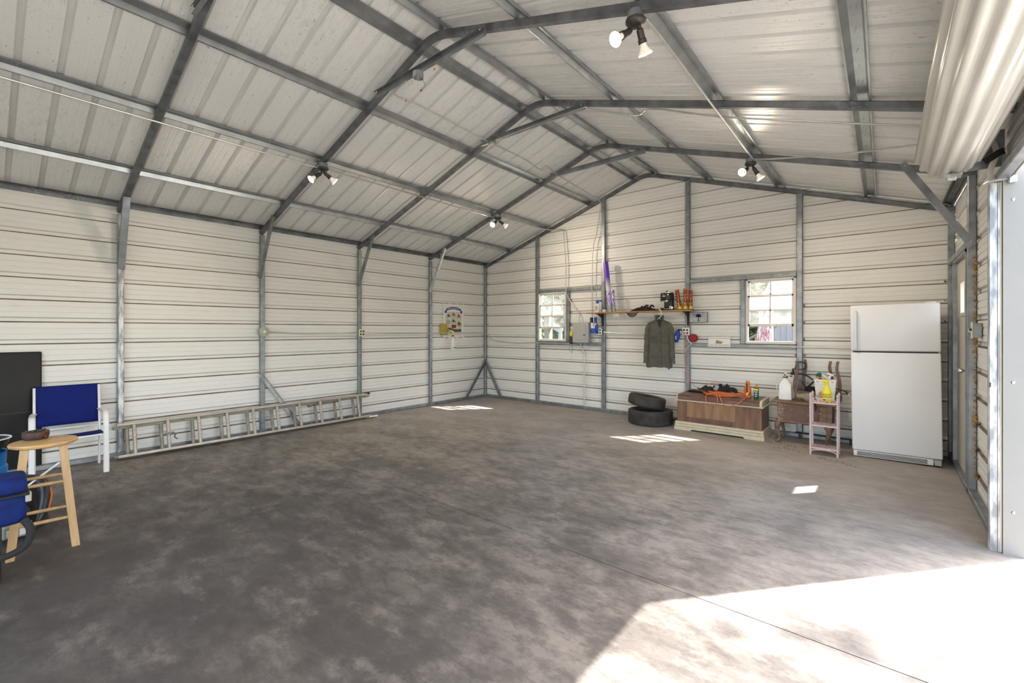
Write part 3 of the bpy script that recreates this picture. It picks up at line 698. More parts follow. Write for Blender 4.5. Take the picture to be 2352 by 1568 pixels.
flood(5.545, -3*BAY, RB(5.545)-0.015, 'twin floodlight at the top of the picture, closest to the viewer', (-0.30, -0.75, -0.6), (0.05, 0.50, -0.87))

# ------------------------------------------------------------------ conduits and electrical
def pipe(pts, label, r=0.0085, n=5, group=None, sm=True):
    b = B(); b.tube(arc(pts, n) if sm else pts, r, 8); o = b.build('conduit', 'conduit', smooth=True); return tag(o, label, 'conduit', group)
def zr(x, d=0.02): return RB(x)-d
pipe([(1.64, -LEN+0.1, zr(1.64)), (1.64, -6.0, zr(1.64)), (1.64, -4.7, zr(1.64)), (1.68, -4.63, zr(1.68))], 'steel conduit under the left slope purlin, left of the nearer floodlight', 0.009, 3)
pipe([(1.72, -4.52, zr(1.72)), (1.66, -4.40, zr(1.66)), (1.66, -3.0, zr(1.66)), (1.66, -1.7, zr(1.66)), (1.71, -1.6, zr(1.71))], 'steel conduit between the two floodlights on the left slope', 0.009, 3)
pipe([(1.73, -1.47, zr(1.73)), (1.72, -0.6, zr(1.72)), (1.78, -0.08, zr(1.78, 0.03)), (2.02, -0.02, 3.36), (2.06, -0.02, 3.2), (2.10, -0.02, 2.7), (2.10, -0.018, 2.25), (2.16, -0.014, 2.05), (2.35, -0.014, 1.82), (2.39, -0.014, 1.72), (2.39, -0.01, 1.60)], 'bent conduit dropping from the left roof slope to the breaker panel', 0.010, 6)
pipe([(5.60, -1.48, zr(5.6)), (5.60, -1.62, zr(5.6)), (5.60, -3.0, zr(5.6)), (5.60, -4.4, zr(5.6)), (5.57, -4.52, zr(5.57))], 'straight conduit under the right slope joining its two floodlights', 0.010, 3)
pipe([(3.33, -4.62, 3.755), (3.15, -4.60, 3.745), (3.02, -4.50, 3.77), (3.0, -4.2, 3.80), (2.96, -3.2, 3.79), (2.95, -3.08, 3.78)], 'conduit bending from the open ceiling junction box to the next frame', 0.009, 6)
pipe([(2.97, -2.98, 3.78), (2.95, -2.35, 3.79), (2.98, -2.05, 3.73), (3.02, -1.95, 3.80), (2.95, -1.56, 3.79), (2.88, -0.6, 3.77), (2.87, -0.12, 3.73), (2.83, -0.03, 3.62), (2.76, -0.016, 3.25), (2.68, -0.016, 2.95), (2.66, -0.016, 2.5), (2.66, -0.014, 1.9), (2.66, -0.012, 1.45), (2.70, -0.012, 1.44)], 'long conduit from the roof ridge down past the purple tube to the outlets', 0.009, 6)
pipe([(3.05, -3.085, 3.785), (4.2, -3.085, 3.79), (4.36, -3.06, 3.765), (4.80, -2.95, 3.60), (4.95, -2.85, 3.66), (5.6, -2.80, 3.40), (6.4, -2.78, 3.12), (6.95, -2.77, 2.93)], 'thin conduit crossing the right slope towards the rolled door', 0.0085, 8)
pipe([(5.60, -1.60, zr(5.6)), (5.9, -1.75, 3.26), (6.45, -2.05, 3.08), (6.95, -2.4, 2.92)], 'conduit slanting from the far right floodlight to the rolled door', 0.0085, 6)
pipe([(0.012, -4.53, 1.43), (0.010, -4.3, 1.42), (-0.02, -3.9, 1.405), (-0.02, -3.3, 1.41), (0.010, -3.12, 1.415), (0.012, -3.08, 1.415)], 'conduit along the left wall between its two outlet boxes', 0.0085, 5)
pipe([(0.012, -3.0, 1.40), (0.012, -2.2, 1.40), (0.012, -1.55, 1.40), (0.012, -0.7, 1.40), (0.012, -0.10, 1.395), (0.03, -0.02, 1.38), (0.20, -0.012, 1.255), (0.45, -0.012, 1.215), (0.9, -0.012, 1.19), (1.36, -0.012, 1.21), (1.44, -0.012, 1.215), (1.8, -0.012, 1.205), (2.34, -0.012, 1.19)], 'conduit running past the poster and around the back-left corner', 0.0085, 5)
pipe([(2.42, -0.012, 1.215), (2.42, -0.012, 1.16), (2.47, -0.012, 1.08), (2.49, -0.012, 0.98), (2.49, -0.012, 0.5), (2.49, -0.012, 0.06)], 'conduit from the breaker panel down to the floor', 0.010, 5)
pipe([(2.88, -0.016, 1.42), (3.2, -0.012, 1.405), (3.7, -0.012, 1.40), (4.28, -0.012, 1.41)], 'horizontal conduit behind the hanging jacket', 0.0085, 5)
pipe([(4.355, -0.03, 1.37), (4.365, -0.018, 1.30), (4.43, -0.012, 1.235), (4.55, -0.012, 1.218), (5.1, -0.012, 1.222), (5.8, -0.012, 1.225), (6.4, -0.012, 1.22), (7.1, -0.012, 1.21)], 'conduit under the right-hand window passing behind the fridge', 0.011, 6)
pipe([(2.695, -0.012, 1.15), (2.86, -0.035, 0.9), (2.915, -0.012, 0.6), (2.917, -0.012, 0.06)], 'thin conduit down the steel stud right of the panel', 0.006, 5) if False else None
def quad_outlet(name, label, loc, m, cover='white', rz=0):
    r = thing(name, label, 'outlet', loc, rz)
    B().box((-0.052, -0.042, -0.055), (0.052, 0.0, 0.055), r=0.004, seg=1).build('back_box', 'galv', r)
    B().box((-0.058, -0.050, -0.058), (0.058, -0.042, 0.058), r=0.004, seg=2).build('cover_plate', cover, r)
    for sx in (-1, 1):
        for sz in (-1, 1): B().lathe([(0.016, 0), (0.016, 0.004), (0.0, 0.0045)], (sx*0.024, -0.050, sz*0.024), 12, Matrix.Rotation(PI/2, 4, 'X')).build('socket', m, r)
    return r
quad_outlet('quad_outlet', 'white four-socket outlet box on the post left of the jacket', (2.815, 0, 1.434), 'dark')
quad_outlet('quad_outlet', 'white four-socket outlet box with the orange cord plugged in', (4.335, 0, 1.436), 'dark')
quad_outlet('quad_outlet', 'cream four-socket outlet on the left wall post above the ladder end', (0, -3.048+0.0, 1.413), 'dark', 'ivory', PI/2)
r = thing('round_outlet', 'grey octagonal box with a round outlet on the left wall post', 'outlet', (0, -4.572, 1.435))
B().prism([(-0.062, -0.035), (-0.035, -0.062), (0.035, -0.062), (0.062, -0.035), (0.062, 0.035), (0.035, 0.062), (-0.035, 0.062), (-0.062, 0.035)], 0, 0.05, 'x').build('box_body', 'greybox', r)
B().lathe([(0.022, 0.05), (0.022, 0.056), (0.0, 0.057)], (0, 0, 0), 16, Matrix.Rotation(PI/2, 4, 'Y')).build('socket', 'ivory', r)
# breaker panel
r = thing('breaker_panel', 'grey steel breaker panel on the back wall right of the left window', 'electrical panel', (2.455, 0, 1.415))
B().box((-0.165, -0.085, -0.185), (0.165, 0.0, 0.185), r=0.004, seg=1).build('cabinet', 'grey', r)
B().box((-0.100, -0.092, -0.130), (0.112, -0.085, 0.125), r=0.003, seg=1).build('panel_door', 'grey', r)
B().box((0.070, -0.096, -0.058), (0.095, -0.092, -0.03)).build('latch', 'dark', r)
# ceiling junction box with loose wires
r = thing('junction_box', 'open octagonal ceiling junction box with loose capped wires', 'junction box', (3.50, -3*BAY-0.045, 3.745))
B().lathe([(0.050, 0.03), (0.052, -0.02), (0.046, -0.022), (0.044, 0.02), (0, 0.02)], (0, 0, 0), 8, Matrix.Rotation(PI/8, 4, 'Z')).build('box_body', 'galvlight', r)
for pts, c in (([(0, 0, -0.01), (-0.02, -0.02, -0.09), (-0.09, 0.01, -0.15), (-0.17, 0.0, -0.165)], 'white'), ([(0.01, 0, -0.01), (0.06, 0, -0.06), (0.08, 0.01, -0.11), (0.02, 0.02, -0.125)], 'black'), ([(0.01, 0, -0.01), (0.08, 0.0, -0.05), (0.14, 0.02, -0.05), (0.19, 0.02, -0.01)], 'ivory')):
    wr_ = B(); wr_.tube(arc(pts, 6), 0.0016, 5); wi = wr_.build('wire', c, r)
    e = V(pts[-1]); dd = (V(pts[-1])-V(pts[-2])).normalized(); B().tube([e-dd*0.004, e+dd*0.018], 0.0045, 7, r2=0.0065).build('wire_nut', 'orange' if c != 'black' else 'red', wi)
jb = B(); jb.box((2.965, -3.12, 3.742), (3.045, -3.06, 3.768)); tag(jb.build('junction_box', 'greybox'), 'small square junction box under the second frame at the ridge', 'junction box')
# light switch
r = thing('light_switch', 'ivory light switch box with an adhesive hook beside the side door', 'switch', (W+0.055, -1.80, 1.455))
B().box((-0.055, -0.04, -0.062), (0.0, 0.04, 0.062), r=0.003, seg=1).build('switch_box', 'galv', r)
B().box((-0.058, -0.046, -0.070), (-0.054, 0.046, 0.070), r=0.003, seg=1).build('cover_plate', 'ivory', r)
for q in (-0.022, 0, 0.022): B().box((-0.070, q-0.004, -0.004), (-0.058, q+0.004, 0.016)).build('toggle', 'dark', r)
B().lathe([(0.016, 0), (0.016, 0.012), (0, 0.013)], (-0.058, 0.048, 0.0), 14, Matrix.Rotation(-PI/2, 4, 'Y')).build('knob', 'white', r)

# ------------------------------------------------------------------ fridge
FX, FY = 6.44, -0.665
r = thing('fridge', 'white top-freezer refrigerator standing against the back wall', 'fridge', (FX+0.38, FY, 0.0), 0, None, 0, math.radians(-0.7))
w2_ = 0.38
B().box((-w2_+0.005, 0.045, 0.03), (w2_-0.005, 0.62, 1.735), r=0.008).build('cabinet', 'fridge', r, smooth=True)
B().box((-w2_, 0.0, 0.085), (w2_, 0.045, 1.205), r=0.014, seg=3).build('fridge_door', 'fridge', r, smooth=True)
fd = B().box((-w2_, 0.0, 1.222), (w2_, 0.045, 1.745), r=0.014, seg=3).build('freezer_door', 'fridge', r, smooth=True)
B().box((-w2_+0.03, -0.035, 1.235), (-w2_+0.062, 0.004, 1.69), r=0.013, seg=3).build('handle', 'fridge', fd, smooth=True)
B().box((-w2_+0.02, 0.02, 1.20), (w2_-0.02, 0.05, 1.225)).build('gasket', 'dark', r)
g = B(); g.box((-w2_+0.01, 0.012, 0.012), (w2_-0.07, 0.05, 0.080), r=0.01); gr = g.build('kick_plate', 'white', r, smooth=True)
g = B()
for i in range(5): g.box((-w2_+0.045, 0.008, 0.024+i*0.010), (w2_-0.12, 0.013, 0.029+i*0.010))
g.build('grille_slots', 'dark', gr)
B().box((w2_-0.065, 0.010, 0.015), (w2_-0.01, 0.05, 0.078), r=0.005).build('hinge', 'greybox', r)
for x in (-0.3, 0.3): B().lathe([(0.02, 0), (0.02, 0.032)], (x, 0.1, -0.001+(0.004 if x > 0 else -0.0)), 10).build('foot', 'dark', r)
B().box((w2_-0.12, 0.02, 1.745), (w2_-0.03, 0.07, 1.757), r=0.003).build('hinge', 'white', r)
for x in (6.62, 6.74, 6.86, 6.93):
    pass

# ------------------------------------------------------------------ tyres
def tyre(loc, R, hw, label, tilt=None, smoothtread=False, ri=None):
    r = thing('tyre', label, 'tyre', loc, 0, 'old tyres stacked by the chest')
    if tilt: r.rotation_euler = tilt
    ri = ri or R*0.62; b = B(); n = 48
    prof = [(ri, hw*0.62), (ri+0.01, hw*0.75), (ri+(R-ri)*0.45, hw*0.98), (R*0.93, hw*0.93), (R*0.985, hw*0.72), (R, hw*0.45)]
    tr = []
    if not smoothtread:
        for z in (0.36, 0.12, -0.12, -0.36): tr += [(R, hw*(z+0.045)), (R-0.009, hw*(z+0.03)), (R-0.009, hw*(z-0.03)), (R, hw*(z-0.045))]
    prof += tr + [(R, -hw*0.45), (R*0.985, -hw*0.72), (R*0.93, -hw*0.93), (ri+(R-ri)*0.45, -hw*0.98), (ri+0.01, -hw*0.75), (ri, -hw*0.62), (ri+0.012, -hw*0.55), (R-0.03, -hw*0.5), (R-0.03, hw*0.5), (ri+0.012, hw*0.55)]
    b.lathe(prof, (0, 0, 0), n, closed=True); c = b.build('carcass', 'rubber', r, smooth=True)
    if not smoothtread:
        t = B()
        for i in range(64):
            a = 2*PI*i/64
            for z in (0.62, -0.62):
                m = Matrix.Rotation(a, 4, 'Z') @ Matrix.Translation((R*0.978, 0, hw*z)) @ Matrix.Rotation(0.25*(1 if z > 0 else -1), 4, 'X')
                t.box((-0.006, -0.008, -0.02), (0.008, 0.008, 0.02), m)
        stuff(t.build('tread_blocks', 'rubber', r))
    return r
tyre((3.90, -0.38, 0.112), 0.335, 0.112, 'ribbed black car tyre lying flat on the floor', None)
tyre((3.835, -0.36, 0.340), 0.285, 0.085, 'smooth worn tyre tilted on top of the ribbed tyre', (math.radians(-6), math.radians(7), 0), True)

# ------------------------------------------------------------------ cedar chest
r = thing('cedar_chest', 'walnut blanket chest with cream trim standing against the back wall', 'chest', (4.93, -0.30, 0))
hx, hy = 0.555, 0.235
B().box((-hx, -hy, 0.10), (hx, hy, 0.425)).build('chest_body', 'walnut', r, bevel=0.003)
B().box((-hx+0.14, -hy-0.004, 0.20), (hx-0.32, -hy+0.001, 0.415)).build('veneer_panel', 'walnutlight', r)
B().box((-hx+0.20, -hy-0.005, 0.125), (hx-0.36, -hy+0.001, 0.205)).build('veneer_panel', 'walnutlid', r)
# plinth with a cut-out
for yy in (-1, 1):
    p = B()
    for k, (z0, z1, e) in enumerate(((0.0, 0.052, 0.034), (0.055, 0.088, 0.028), (0.091, 0.125, 0.022))):
        if k == 0: poly = [(-hx-e, 0), (-hx+0.20, 0), (-hx+0.22, 0.022), (hx-0.22, 0.022), (hx-0.20, 0), (hx+e, 0), (hx+e, z1), (-hx-e, z1)]
        else: poly = [(-hx-e, z0), (hx+e, z0), (hx+e, z1), (-hx-e, z1)]
        p.prism(poly, yy*(hy-0.005), yy*(hy+e), 'y')
    p.build('plinth', 'cream', r, bevel=0.003)
for xx in (-1, 1):
    p = B()
    for z0, z1, e in ((0.0, 0.052, 0.034), (0.055, 0.088, 0.028), (0.091, 0.125, 0.022)): p.box((xx*(hx-0.005), -hy+0.004, z0), (xx*(hx+e), hy-0.004, z1))
    p.build('plinth', 'cream', r, bevel=0.003)
B().box((-hx-0.022, -hy-0.026, 0.425), (hx+0.022, hy+0.01, 0.441)).build('lid_moulding', 'cream', r, bevel=0.004)
lp = [(-hy-0.015, 0.441), (-hy-0.013, 0.488), (-hy, 0.507), (-hy+0.035, 0.516), (hy, 0.518), (hy, 0.441)]
B().prism(lp, -hx+0.012, hx-0.025, 'x').build('lid', 'walnutlid', r, bevel=0.006)
lp2 = [(-hy-0.020, 0.441), (-hy-0.018, 0.490), (-hy-0.002, 0.512), (-hy+0.035, 0.521), (hy, 0.523), (hy, 0.441)]
B().prism(lp2, hx-0.025, hx+0.006, 'x').build('lid_end', 'cream', r, bevel=0.003)
B().prism(lp2, -hx-0.002, -hx+0.012, 'x').build('lid_end', 'cream', r, bevel=0.003)
CT = 0.519
b = B()
N = 14
vs = []
for i in range(N+1):
    for j in range(7):
        x = 4.41+0.52*i/N; y = -0.20+0.24*j/6-0.03*(i/N); vs.append((x, y, CT+0.008+0.006*noise.noise(V((x*9, y*9, 0)))+0.004))
b.poly(vs, [(i*7+j, (i+1)*7+j, (i+1)*7+j+1, i*7+j+1) for i in range(N) for j in range(6)])
o = b.build('folded_mat', 'blackpanel', smooth=True, solid=0.010); tag(o, 'thin black folded mat at the left end of the chest lid', 'mat')
# orange cord
pts = [(4.325, -0.058, 1.412), (4.33, -0.10, 1.385), (4.335, -0.11, 1.2), (4.35, -0.12, 0.95), (4.40, -0.14, 0.75), (4.50, -0.17, 0.62), (4.62, -0.20, 0.555), (4.70, -0.22, 0.545)]
c0 = V((4.96, -0.33, 0.532)); random.seed(3)
for lp_ in range(6):
    rx, ry = 0.24+random.uniform(-0.05, 0.05), 0.105+random.uniform(-0.02, 0.03); ph = random.uniform(-0.25, 0.25)
    for k in range(8):
        a = PI-2*PI*k/8; x = c0.x+0.02*lp_-0.05+rx*math.cos(a+ph); y = c0.y+ry*math.sin(a)+random.uniform(-0.012, 0.012)
        pts.append((x, y, 0.530+0.010*lp_+0.004*math.sin(k)))
pts += [(4.80, -0.50, 0.545), (4.785, -0.555, 0.52), (4.80, -0.58, 0.45), (4.86, -0.58, 0.415), (4.93, -0.58, 0.43), (4.945, -0.565, 0.50), (4.90, -0.50, 0.555), (4.80, -0.42, 0.575), (4.78, -0.36, 0.58), (4.86, -0.46, 0.565), (4.95, -0.53, 0.55), (4.99, -0.575, 0.50), (5.03, -0.585, 0.44), (5.09, -0.585, 0.42), (5.20, -0.58, 0.46), (5.26, -0.55, 0.52), (5.27, -0.46, 0.535), (5.20, -0.38, 0.535), (5.10, -0.30, 0.54)]
b = B(); b.tube(arc(pts, 6), 0.0048, 7); b.tube(arc([(4.585, -0.19, 0.565), (4.66, -0.12, 0.63), (4.76, -0.08, 0.665), (4.84, -0.07, 0.66), (4.90, -0.12, 0.61), (4.95, -0.2, 0.56)], 6), 0.0042, 7); o = b.build('extension_lead', 'orangecord', smooth=True); tag(o, 'orange extension cord hanging from the outlet and coiled on the chest', 'cord')
B().lathe([(0.014, 0), (0.016, 0.02), (0.009, 0.035), (0, 0.036)], (4.313, -0.0505, 1.412), 10, Matrix.Rotation(PI/2, 4, 'X')).build('plug', 'orangecord', o)
def blob(name, pts, r, m, label, cat, sub=1, amp=0.3, squash=1.0):
    b = B(); rr = r if isinstance(r, list) else [r]*len(pts)
    for p, q in zip(pts, rr):
        bmesh.ops.create_icosphere(b.bm, subdivisions=3, radius=q, matrix=Matrix.Translation(p) @ Matrix.Diagonal((1.2, 1.0, squash, 1)))
    for v in b.bm.verts: v.co += v.co.normalized()*0 + V((noise.noise(v.co*38), noise.noise(v.co*38+V((5, 0, 0))), noise.noise(v.co*38+V((0, 9, 0)))))*amp*0.03
    o = b.build(name, m, smooth=True, normals=True); return tag(o, label, cat)
def cloth_heap(name, outline, m, label, cat, fingers=()):
    """one continuous crumpled heap: a height grid over an ellipse"""
    cx, cy, rx, ry, z, h = outline; b = B(); n, k = 40, 12; vs = [(cx, cy, z+h)]
    for j in range(1, k+1):
        for i in range(n):
            a = 2*PI*i/n; q = j/k; rr = q*(1+0.18*noise.noise(V((math.cos(a)*2, math.sin(a)*2, cx))))
            x, y = cx+rx*rr*math.cos(a), cy+ry*rr*math.sin(a)
            zz = z+h*max(0, (1-q**2.2))*(0.75+0.7*noise.noise(V((x*16, y*16, 3))))+0.003
            vs.append((x, y, max(z+0.001, zz)))
    fs = [(0, 1+i, 1+(i+1) % n) for i in range(n)]+[(1+(j-1)*n+i, 1+j*n+i, 1+j*n+(i+1) % n, 1+(j-1)*n+(i+1) % n) for j in range(1, k) for i in range(n)]
    fs.append(tuple(1+(k-1)*n+i for i in range(n))[::-1]); b.poly(vs, fs)
    for pts, r in fingers: b.tube(arc(pts, 4), r, 8)
    o = b.build(name, m, smooth=True); return tag(o, label, cat)
cloth_heap('work_gloves', (4.73, -0.30, 0.115, 0.080, 0.578, 0.07), 'blackmatte', 'black cloth glove bundle on the left of the cord coil', 'gloves', [([(4.77, -0.30, 0.60), (4.82, -0.31, 0.63), (4.835, -0.31, 0.655)], 0.010), ([(4.64, -0.31, 0.585), (4.60, -0.32, 0.60)], 0.010)])
cloth_heap('work_gloves', (4.99, -0.28, 0.125, 0.085, 0.580, 0.115), 'blackmatte', 'taller black glove bundle in the middle of the chest', 'gloves', [([(4.93, -0.29, 0.64), (4.90, -0.30, 0.66), (4.93, -0.31, 0.675)], 0.018), ([(5.06, -0.30, 0.62), (5.11, -0.31, 0.62), (5.13, -0.33, 0.58)], 0.020), ([(5.02, -0.33, 0.63), (5.03, -0.36, 0.60)], 0.018)])
# orange handheld tool
r = thing('battery_blower', 'orange handheld garden tool body standing on the chest beside the green bottle', 'tool', (5.27, -0.32, CT))
b = B(); b.lathe([(0.044, 0.004), (0.047, 0.02), (0.046, 0.12), (0.042, 0.145), (0.030, 0.165), (0.029, 0.21), (0.022, 0.232), (0, 0.238)], (0, 0, 0), 20, sy=0.8); b.build('body', 'orange', r, smooth=True)
b = B(); b.box((-0.010, -0.046, 0.075), (0.010, -0.020, 0.205), r=0.009); b.build('grip', 'black', r, smooth=True)
b = B(); b.box((-0.006, -0.040, 0.022), (0.007, -0.033, 0.085), about((0, -0.036, 0.05), 0.25, 'Y')); b.build('stripe', 'white', r)
b = B(); b.tube(arc([(-0.02, -0.036, 0.03), (0.01, -0.044, 0.04), (0.035, -0.040, 0.065), (0.042, -0.034, 0.08)], 4), 0.004, 6); b.build('cord_stub', 'black', r)
b = B(); b.box((-0.04, -0.03, 0.0), (-0.015, 0.03, 0.006)); b.box((0.015, -0.03, 0.0), (0.04, 0.03, 0.006)); b.build('foot', 'black', r)
def bottle(name, label, loc, body, cap, prof, capprof, ms=('green', 'orange'), sx=1, sy=0.65, lab_=None, rz=0):
    r = thing(name, label, 'bottle', loc, rz)
    B().lathe(prof, (0, 0, 0), 24, sx=sx, sy=sy).build('bottle_body', ms[0], r, smooth=True)
    B().lathe(capprof, (0, 0, 0), 20).build('cap', ms[1], r, smooth=True)
    return r
r = bottle('repellent_bottle', 'dark green spray bottle with an orange cap at the right of the chest', (5.385, -0.36, CT), 0, 0, [(0.028, 0), (0.031, 0.006), (0.031, 0.115), (0.033, 0.135), (0.028, 0.152), (0.014, 0.160)], [(0.014, 0.158), (0.0135, 0.175), (0.008, 0.200), (0.006, 0.207), (0, 0.208)])
B().box((-0.026, -0.0225, 0.118), (0.026, -0.0185, 0.140), r=0.001, seg=1).build('label_band', 'yellow', r)
text('lettering', 'REPEL', 0.015, 'white', r, face_y(0, -0.0215, 0.105)) if False else None
for z, wd in ((0.100, 0.020), (0.080, 0.010), (0.062, 0.018), (0.04, 0.012)): B().box((-wd, -0.0225, z-0.005), (wd, -0.0195, z+0.004)).build('label_print', 'white' if z > 0.09 else 'chip', r)
# ------------------------------------------------------------------ worn table
r = thing('sewing_table', 'worn brown table with peeling paint and curved legs, right of the chest', 'table', (5.93, -0.28, 0))
B().box((-0.345, -0.235, 0.522), (0.345, 0.225, 0.543), r=0.006).build('table_top', 'oldwood', r)
B().box((-0.275, -0.205, 0.270), (0.305, 0.20, 0.522)).build('apron', 'oldwood', r, bevel=0.003)
B().box((-0.215, -0.211, 0.300), (0.175, -0.204, 0.505), r=0.002, seg=1).build('front_panel', 'brownleg', r)
B().box((0.185, -0.212, 0.272), (0.25, -0.204, 0.518), r=0.002, seg=1).build('pilaster', 'oldwood', r)
for sx in (-1, 1):
    for sy in (-1, 1):
        c = V((-0.262 if sx < 0 else 0.255, 0.175*sy, 0)); b = B()
        pts = [c+V((0.03*sx*0, 0, 0.31)), c+V((-0.0*sx, 0, 0.27)), c+V((0.018*sx, 0.012*sy, 0.22)), c+V((0.016*sx, 0.01*sy, 0.16)), c+V((-0.006*sx, 0, 0.09)), c+V((-0.004*sx, 0, 0.045)), c+V((0.014*sx, 0.01*sy, 0.018)), c+V((0.018*sx, 0.012*sy, 0.002))]
        b.tube(arc(pts, 4), [0.034]*5+[0.036]*3+[0.038, 0.038, 0.036, 0.032]+[0.029, 0.026, 0.022, 0.020]+[0.018, 0.017, 0.017, 0.017]+[0.017, 0.018, 0.020, 0.022]+[0.026, 0.026, 0.022, 0.018]+[0.016], 10) if False else b.tube(arc(pts, 3), [0.036, 0.036, 0.037, 0.038, 0.037, 0.035, 0.032, 0.029, 0.026, 0.024, 0.022, 0.019, 0.017, 0.015, 0.014, 0.014, 0.015, 0.018, 0.022, 0.023, 0.021, 0.016], 10)
        lg = b.build('leg', 'oldwood', r, smooth=True)
b = B(); random.seed(11)
for i in range(46):
    x = random.choice([-0.26, -0.225, -0.218, random.uniform(-0.25, 0.28), 0.18, 0.26]); z = random.uniform(0.285, 0.515); l = random.uniform(0.004, 0.03)
    if random.random() < 0.5: b.box((x, -0.2135, z), (x+l, -0.2115 if -0.215 < x < 0.25 else -0.206, z+0.003))
    else: b.box((x, -0.2135, z-l), (x+0.0025, -0.2115 if -0.215 < x < 0.25 else -0.206, z))
stuff(b.build('paint_chips', 'chip', r))
TT = 0.543
# white jug with siphon tube
r = thing('white_jug', 'white plastic jug with a red-tipped spout at the left of the worn table', 'jug', (5.725, -0.36, TT), 0.1)
b = B(); b.box((-0.075, -0.055, 0), (0.075, 0.055, 0.215), r=0.018, seg=3); bmesh.ops.translate(b.bm, verts=[v for v in b.bm.verts if v.co.z > 0.19], vec=(0, 0, 0))
for v in b.bm.verts:
    if v.co.z > 0.19: v.co.x *= 0.93; v.co.y *= 0.93
b.lathe([(0.074, 0.0), (0.052, 0.045), (0.026, 0.075), (0.022, 0.10), (0, 0.10)], (0, 0, 0.195), 20, sy=0.72); b.build('jug_body', 'white', r, smooth=True)
B().lathe([(0.028, 0.29), (0.028, 0.302), (0.018, 0.304), (0, 0.305)], (0, 0, 0), 16).build('cap', 'black', r, smooth=True)
b = B(); b.lathe([(0.010, 0.318), (0.011, 0.332), (0, 0.334)], (-0.004, 0, 0), 10); b.build('spout_tip', 'red', r, smooth=True)
b = B(); b.tube(arc([(-0.004, 0, 0.335), (0.0, 0, 0.355), (0.03, -0.01, 0.33), (0.055, -0.02, 0.28), (0.075, -0.03, 0.25)], 5), 0.005, 7); b.build('spout_tube', 'white', r, smooth=True)
b = B(); b.tube(arc([(-0.02, 0, 0.295), (-0.06, -0.01, 0.255), (-0.092, -0.015, 0.20), (-0.095, -0.015, 0.14), (-0.078, -0.015, 0.10)], 5), 0.005, 7); b.build('siphon_tube', 'ivory', r, smooth=True)
B().box((0.0752, -0.035, 0.03), (0.0765, 0.04, 0.19)).build('label_patch', 'red', r)
# pump sprayer behind
r = thing('pump_sprayer', 'white pump sprayer with a black loop handle behind the jug', 'sprayer', (5.783, -0.125, TT))
b = B(); b.lathe([(0.046, 0), (0.052, 0.01), (0.052, 0.24), (0.044, 0.285), (0.028, 0.305), (0.026, 0.32)], (-0.0, 0, 0), 24); b.build('tank', 'white', r, smooth=True)
b = B(); b.lathe([(0.032, 0.315), (0.032, 0.345), (0.014, 0.352), (0.012, 0.40)], (0, 0, 0), 16); b.build('pump_head', 'black', r, smooth=True)
b = B(); b.tube(arc([(0.02, 0, 0.39), (0.03, 0, 0.42), (0.04, 0, 0.47), (0.08, 0, 0.49), (0.13, 0, 0.475), (0.14, 0, 0.43), (0.11, 0, 0.395), (0.02, 0, 0.385)], 5), 0.009, 8); b.build('loop_handle', 'black', r, smooth=True)
b = B(); b.tube(arc([(0.03, -0.02, 0.33), (0.11, -0.06, 0.335), (0.18, -0.09, 0.31), (0.235, -0.11, 0.27)], 5), 0.010, 8); b.build('spray_wand', 'black', r, smooth=True)
b = B(); b.tube(arc([(0.0, -0.06, 0.30), (-0.06, -0.06, 0.29), (-0.075, -0.07, 0.22), (-0.06, -0.075, 0.10), (-0.05, -0.07, 0.02)], 5), 0.007, 8); b.build('hose', 'black', r, smooth=True)
# upturned footstool
r = thing('upturned_footstool', 'upside-down footstool with four curved brown legs pointing up on the table', 'footstool', (6.075, -0.20, TT))
b = B(); b.box((-0.235, -0.145, 0), (0.235, 0.145, 0.105), r=0.018, seg=3); b.build('seat', 'beigefab', r, smooth=True)
b = B(); b.box((-0.225, -0.135, 0.105), (0.225, 0.135, 0.125)); b.build('base_board', 'brownleg', r, bevel=0.003)
for sx in (-1, 1):
    for sy in (-1, 1):
        lg = B(); bx = {(-1, -1): -0.236, (1, -1): 0.214, (-1, 1): -0.168, (1, 1): 0.124}[(sx, sy)]; yy_ = 0.105*sy; lg_w = 0.010*sx
        pts = arc([(bx+0.002*sx, yy_, 0.11), (bx+0.012*sx, yy_, 0.20), (bx+0.006*sx, yy_, 0.29), (bx-0.012*sx, yy_, 0.39), (bx-0.016*sx, yy_, 0.45), (bx-0.006*sx, yy_, 0.525 if sx*sy < 0 else 0.512)], 4)
        n = len(pts); ring = []
        for i, p in enumerate(pts):
            wdt = 0.022-0.008*(i/(n-1)); ring.append((p, wdt))
        for (p, a), (q, c) in zip(ring, ring[1:]):
            vs = [p+V((u*a, v*a*0.9, 0)) for u, v in ((-1, -1), (1, -1), (1, 1), (-1, 1))]+[q+V((u*c, v*c*0.9, 0)) for u, v in ((-1, -1), (1, -1), (1, 1), (-1, 1))]
            lg.poly(vs, [(0, 1, 5, 4), (1, 2, 6, 5), (2, 3, 7, 6), (3, 0, 4, 7)])
        p, a = ring[-1]; lg.poly([p+V((u*a, v*a*0.9, 0)) for u, v in ((-1, -1), (1, -1), (1, 1), (-1, 1))], [(0, 1, 2, 3)])
        lg.build('leg', 'brownleg', r, smooth=True)
cloth_heap('dark_rags', (6.03, -0.20, 0.12, 0.09, TT+0.127, 0.06), 'blackmatte', 'dark rags and straps heaped inside the upturned footstool', 'rags', [([(5.93, -0.25, 0.70), (5.98, -0.27, 0.74), (6.03, -0.30, 0.80)], 0.010), ([(5.90, -0.24, 0.78), (5.95, -0.29, 0.72), (6.02, -0.28, 0.69)], 0.008)])
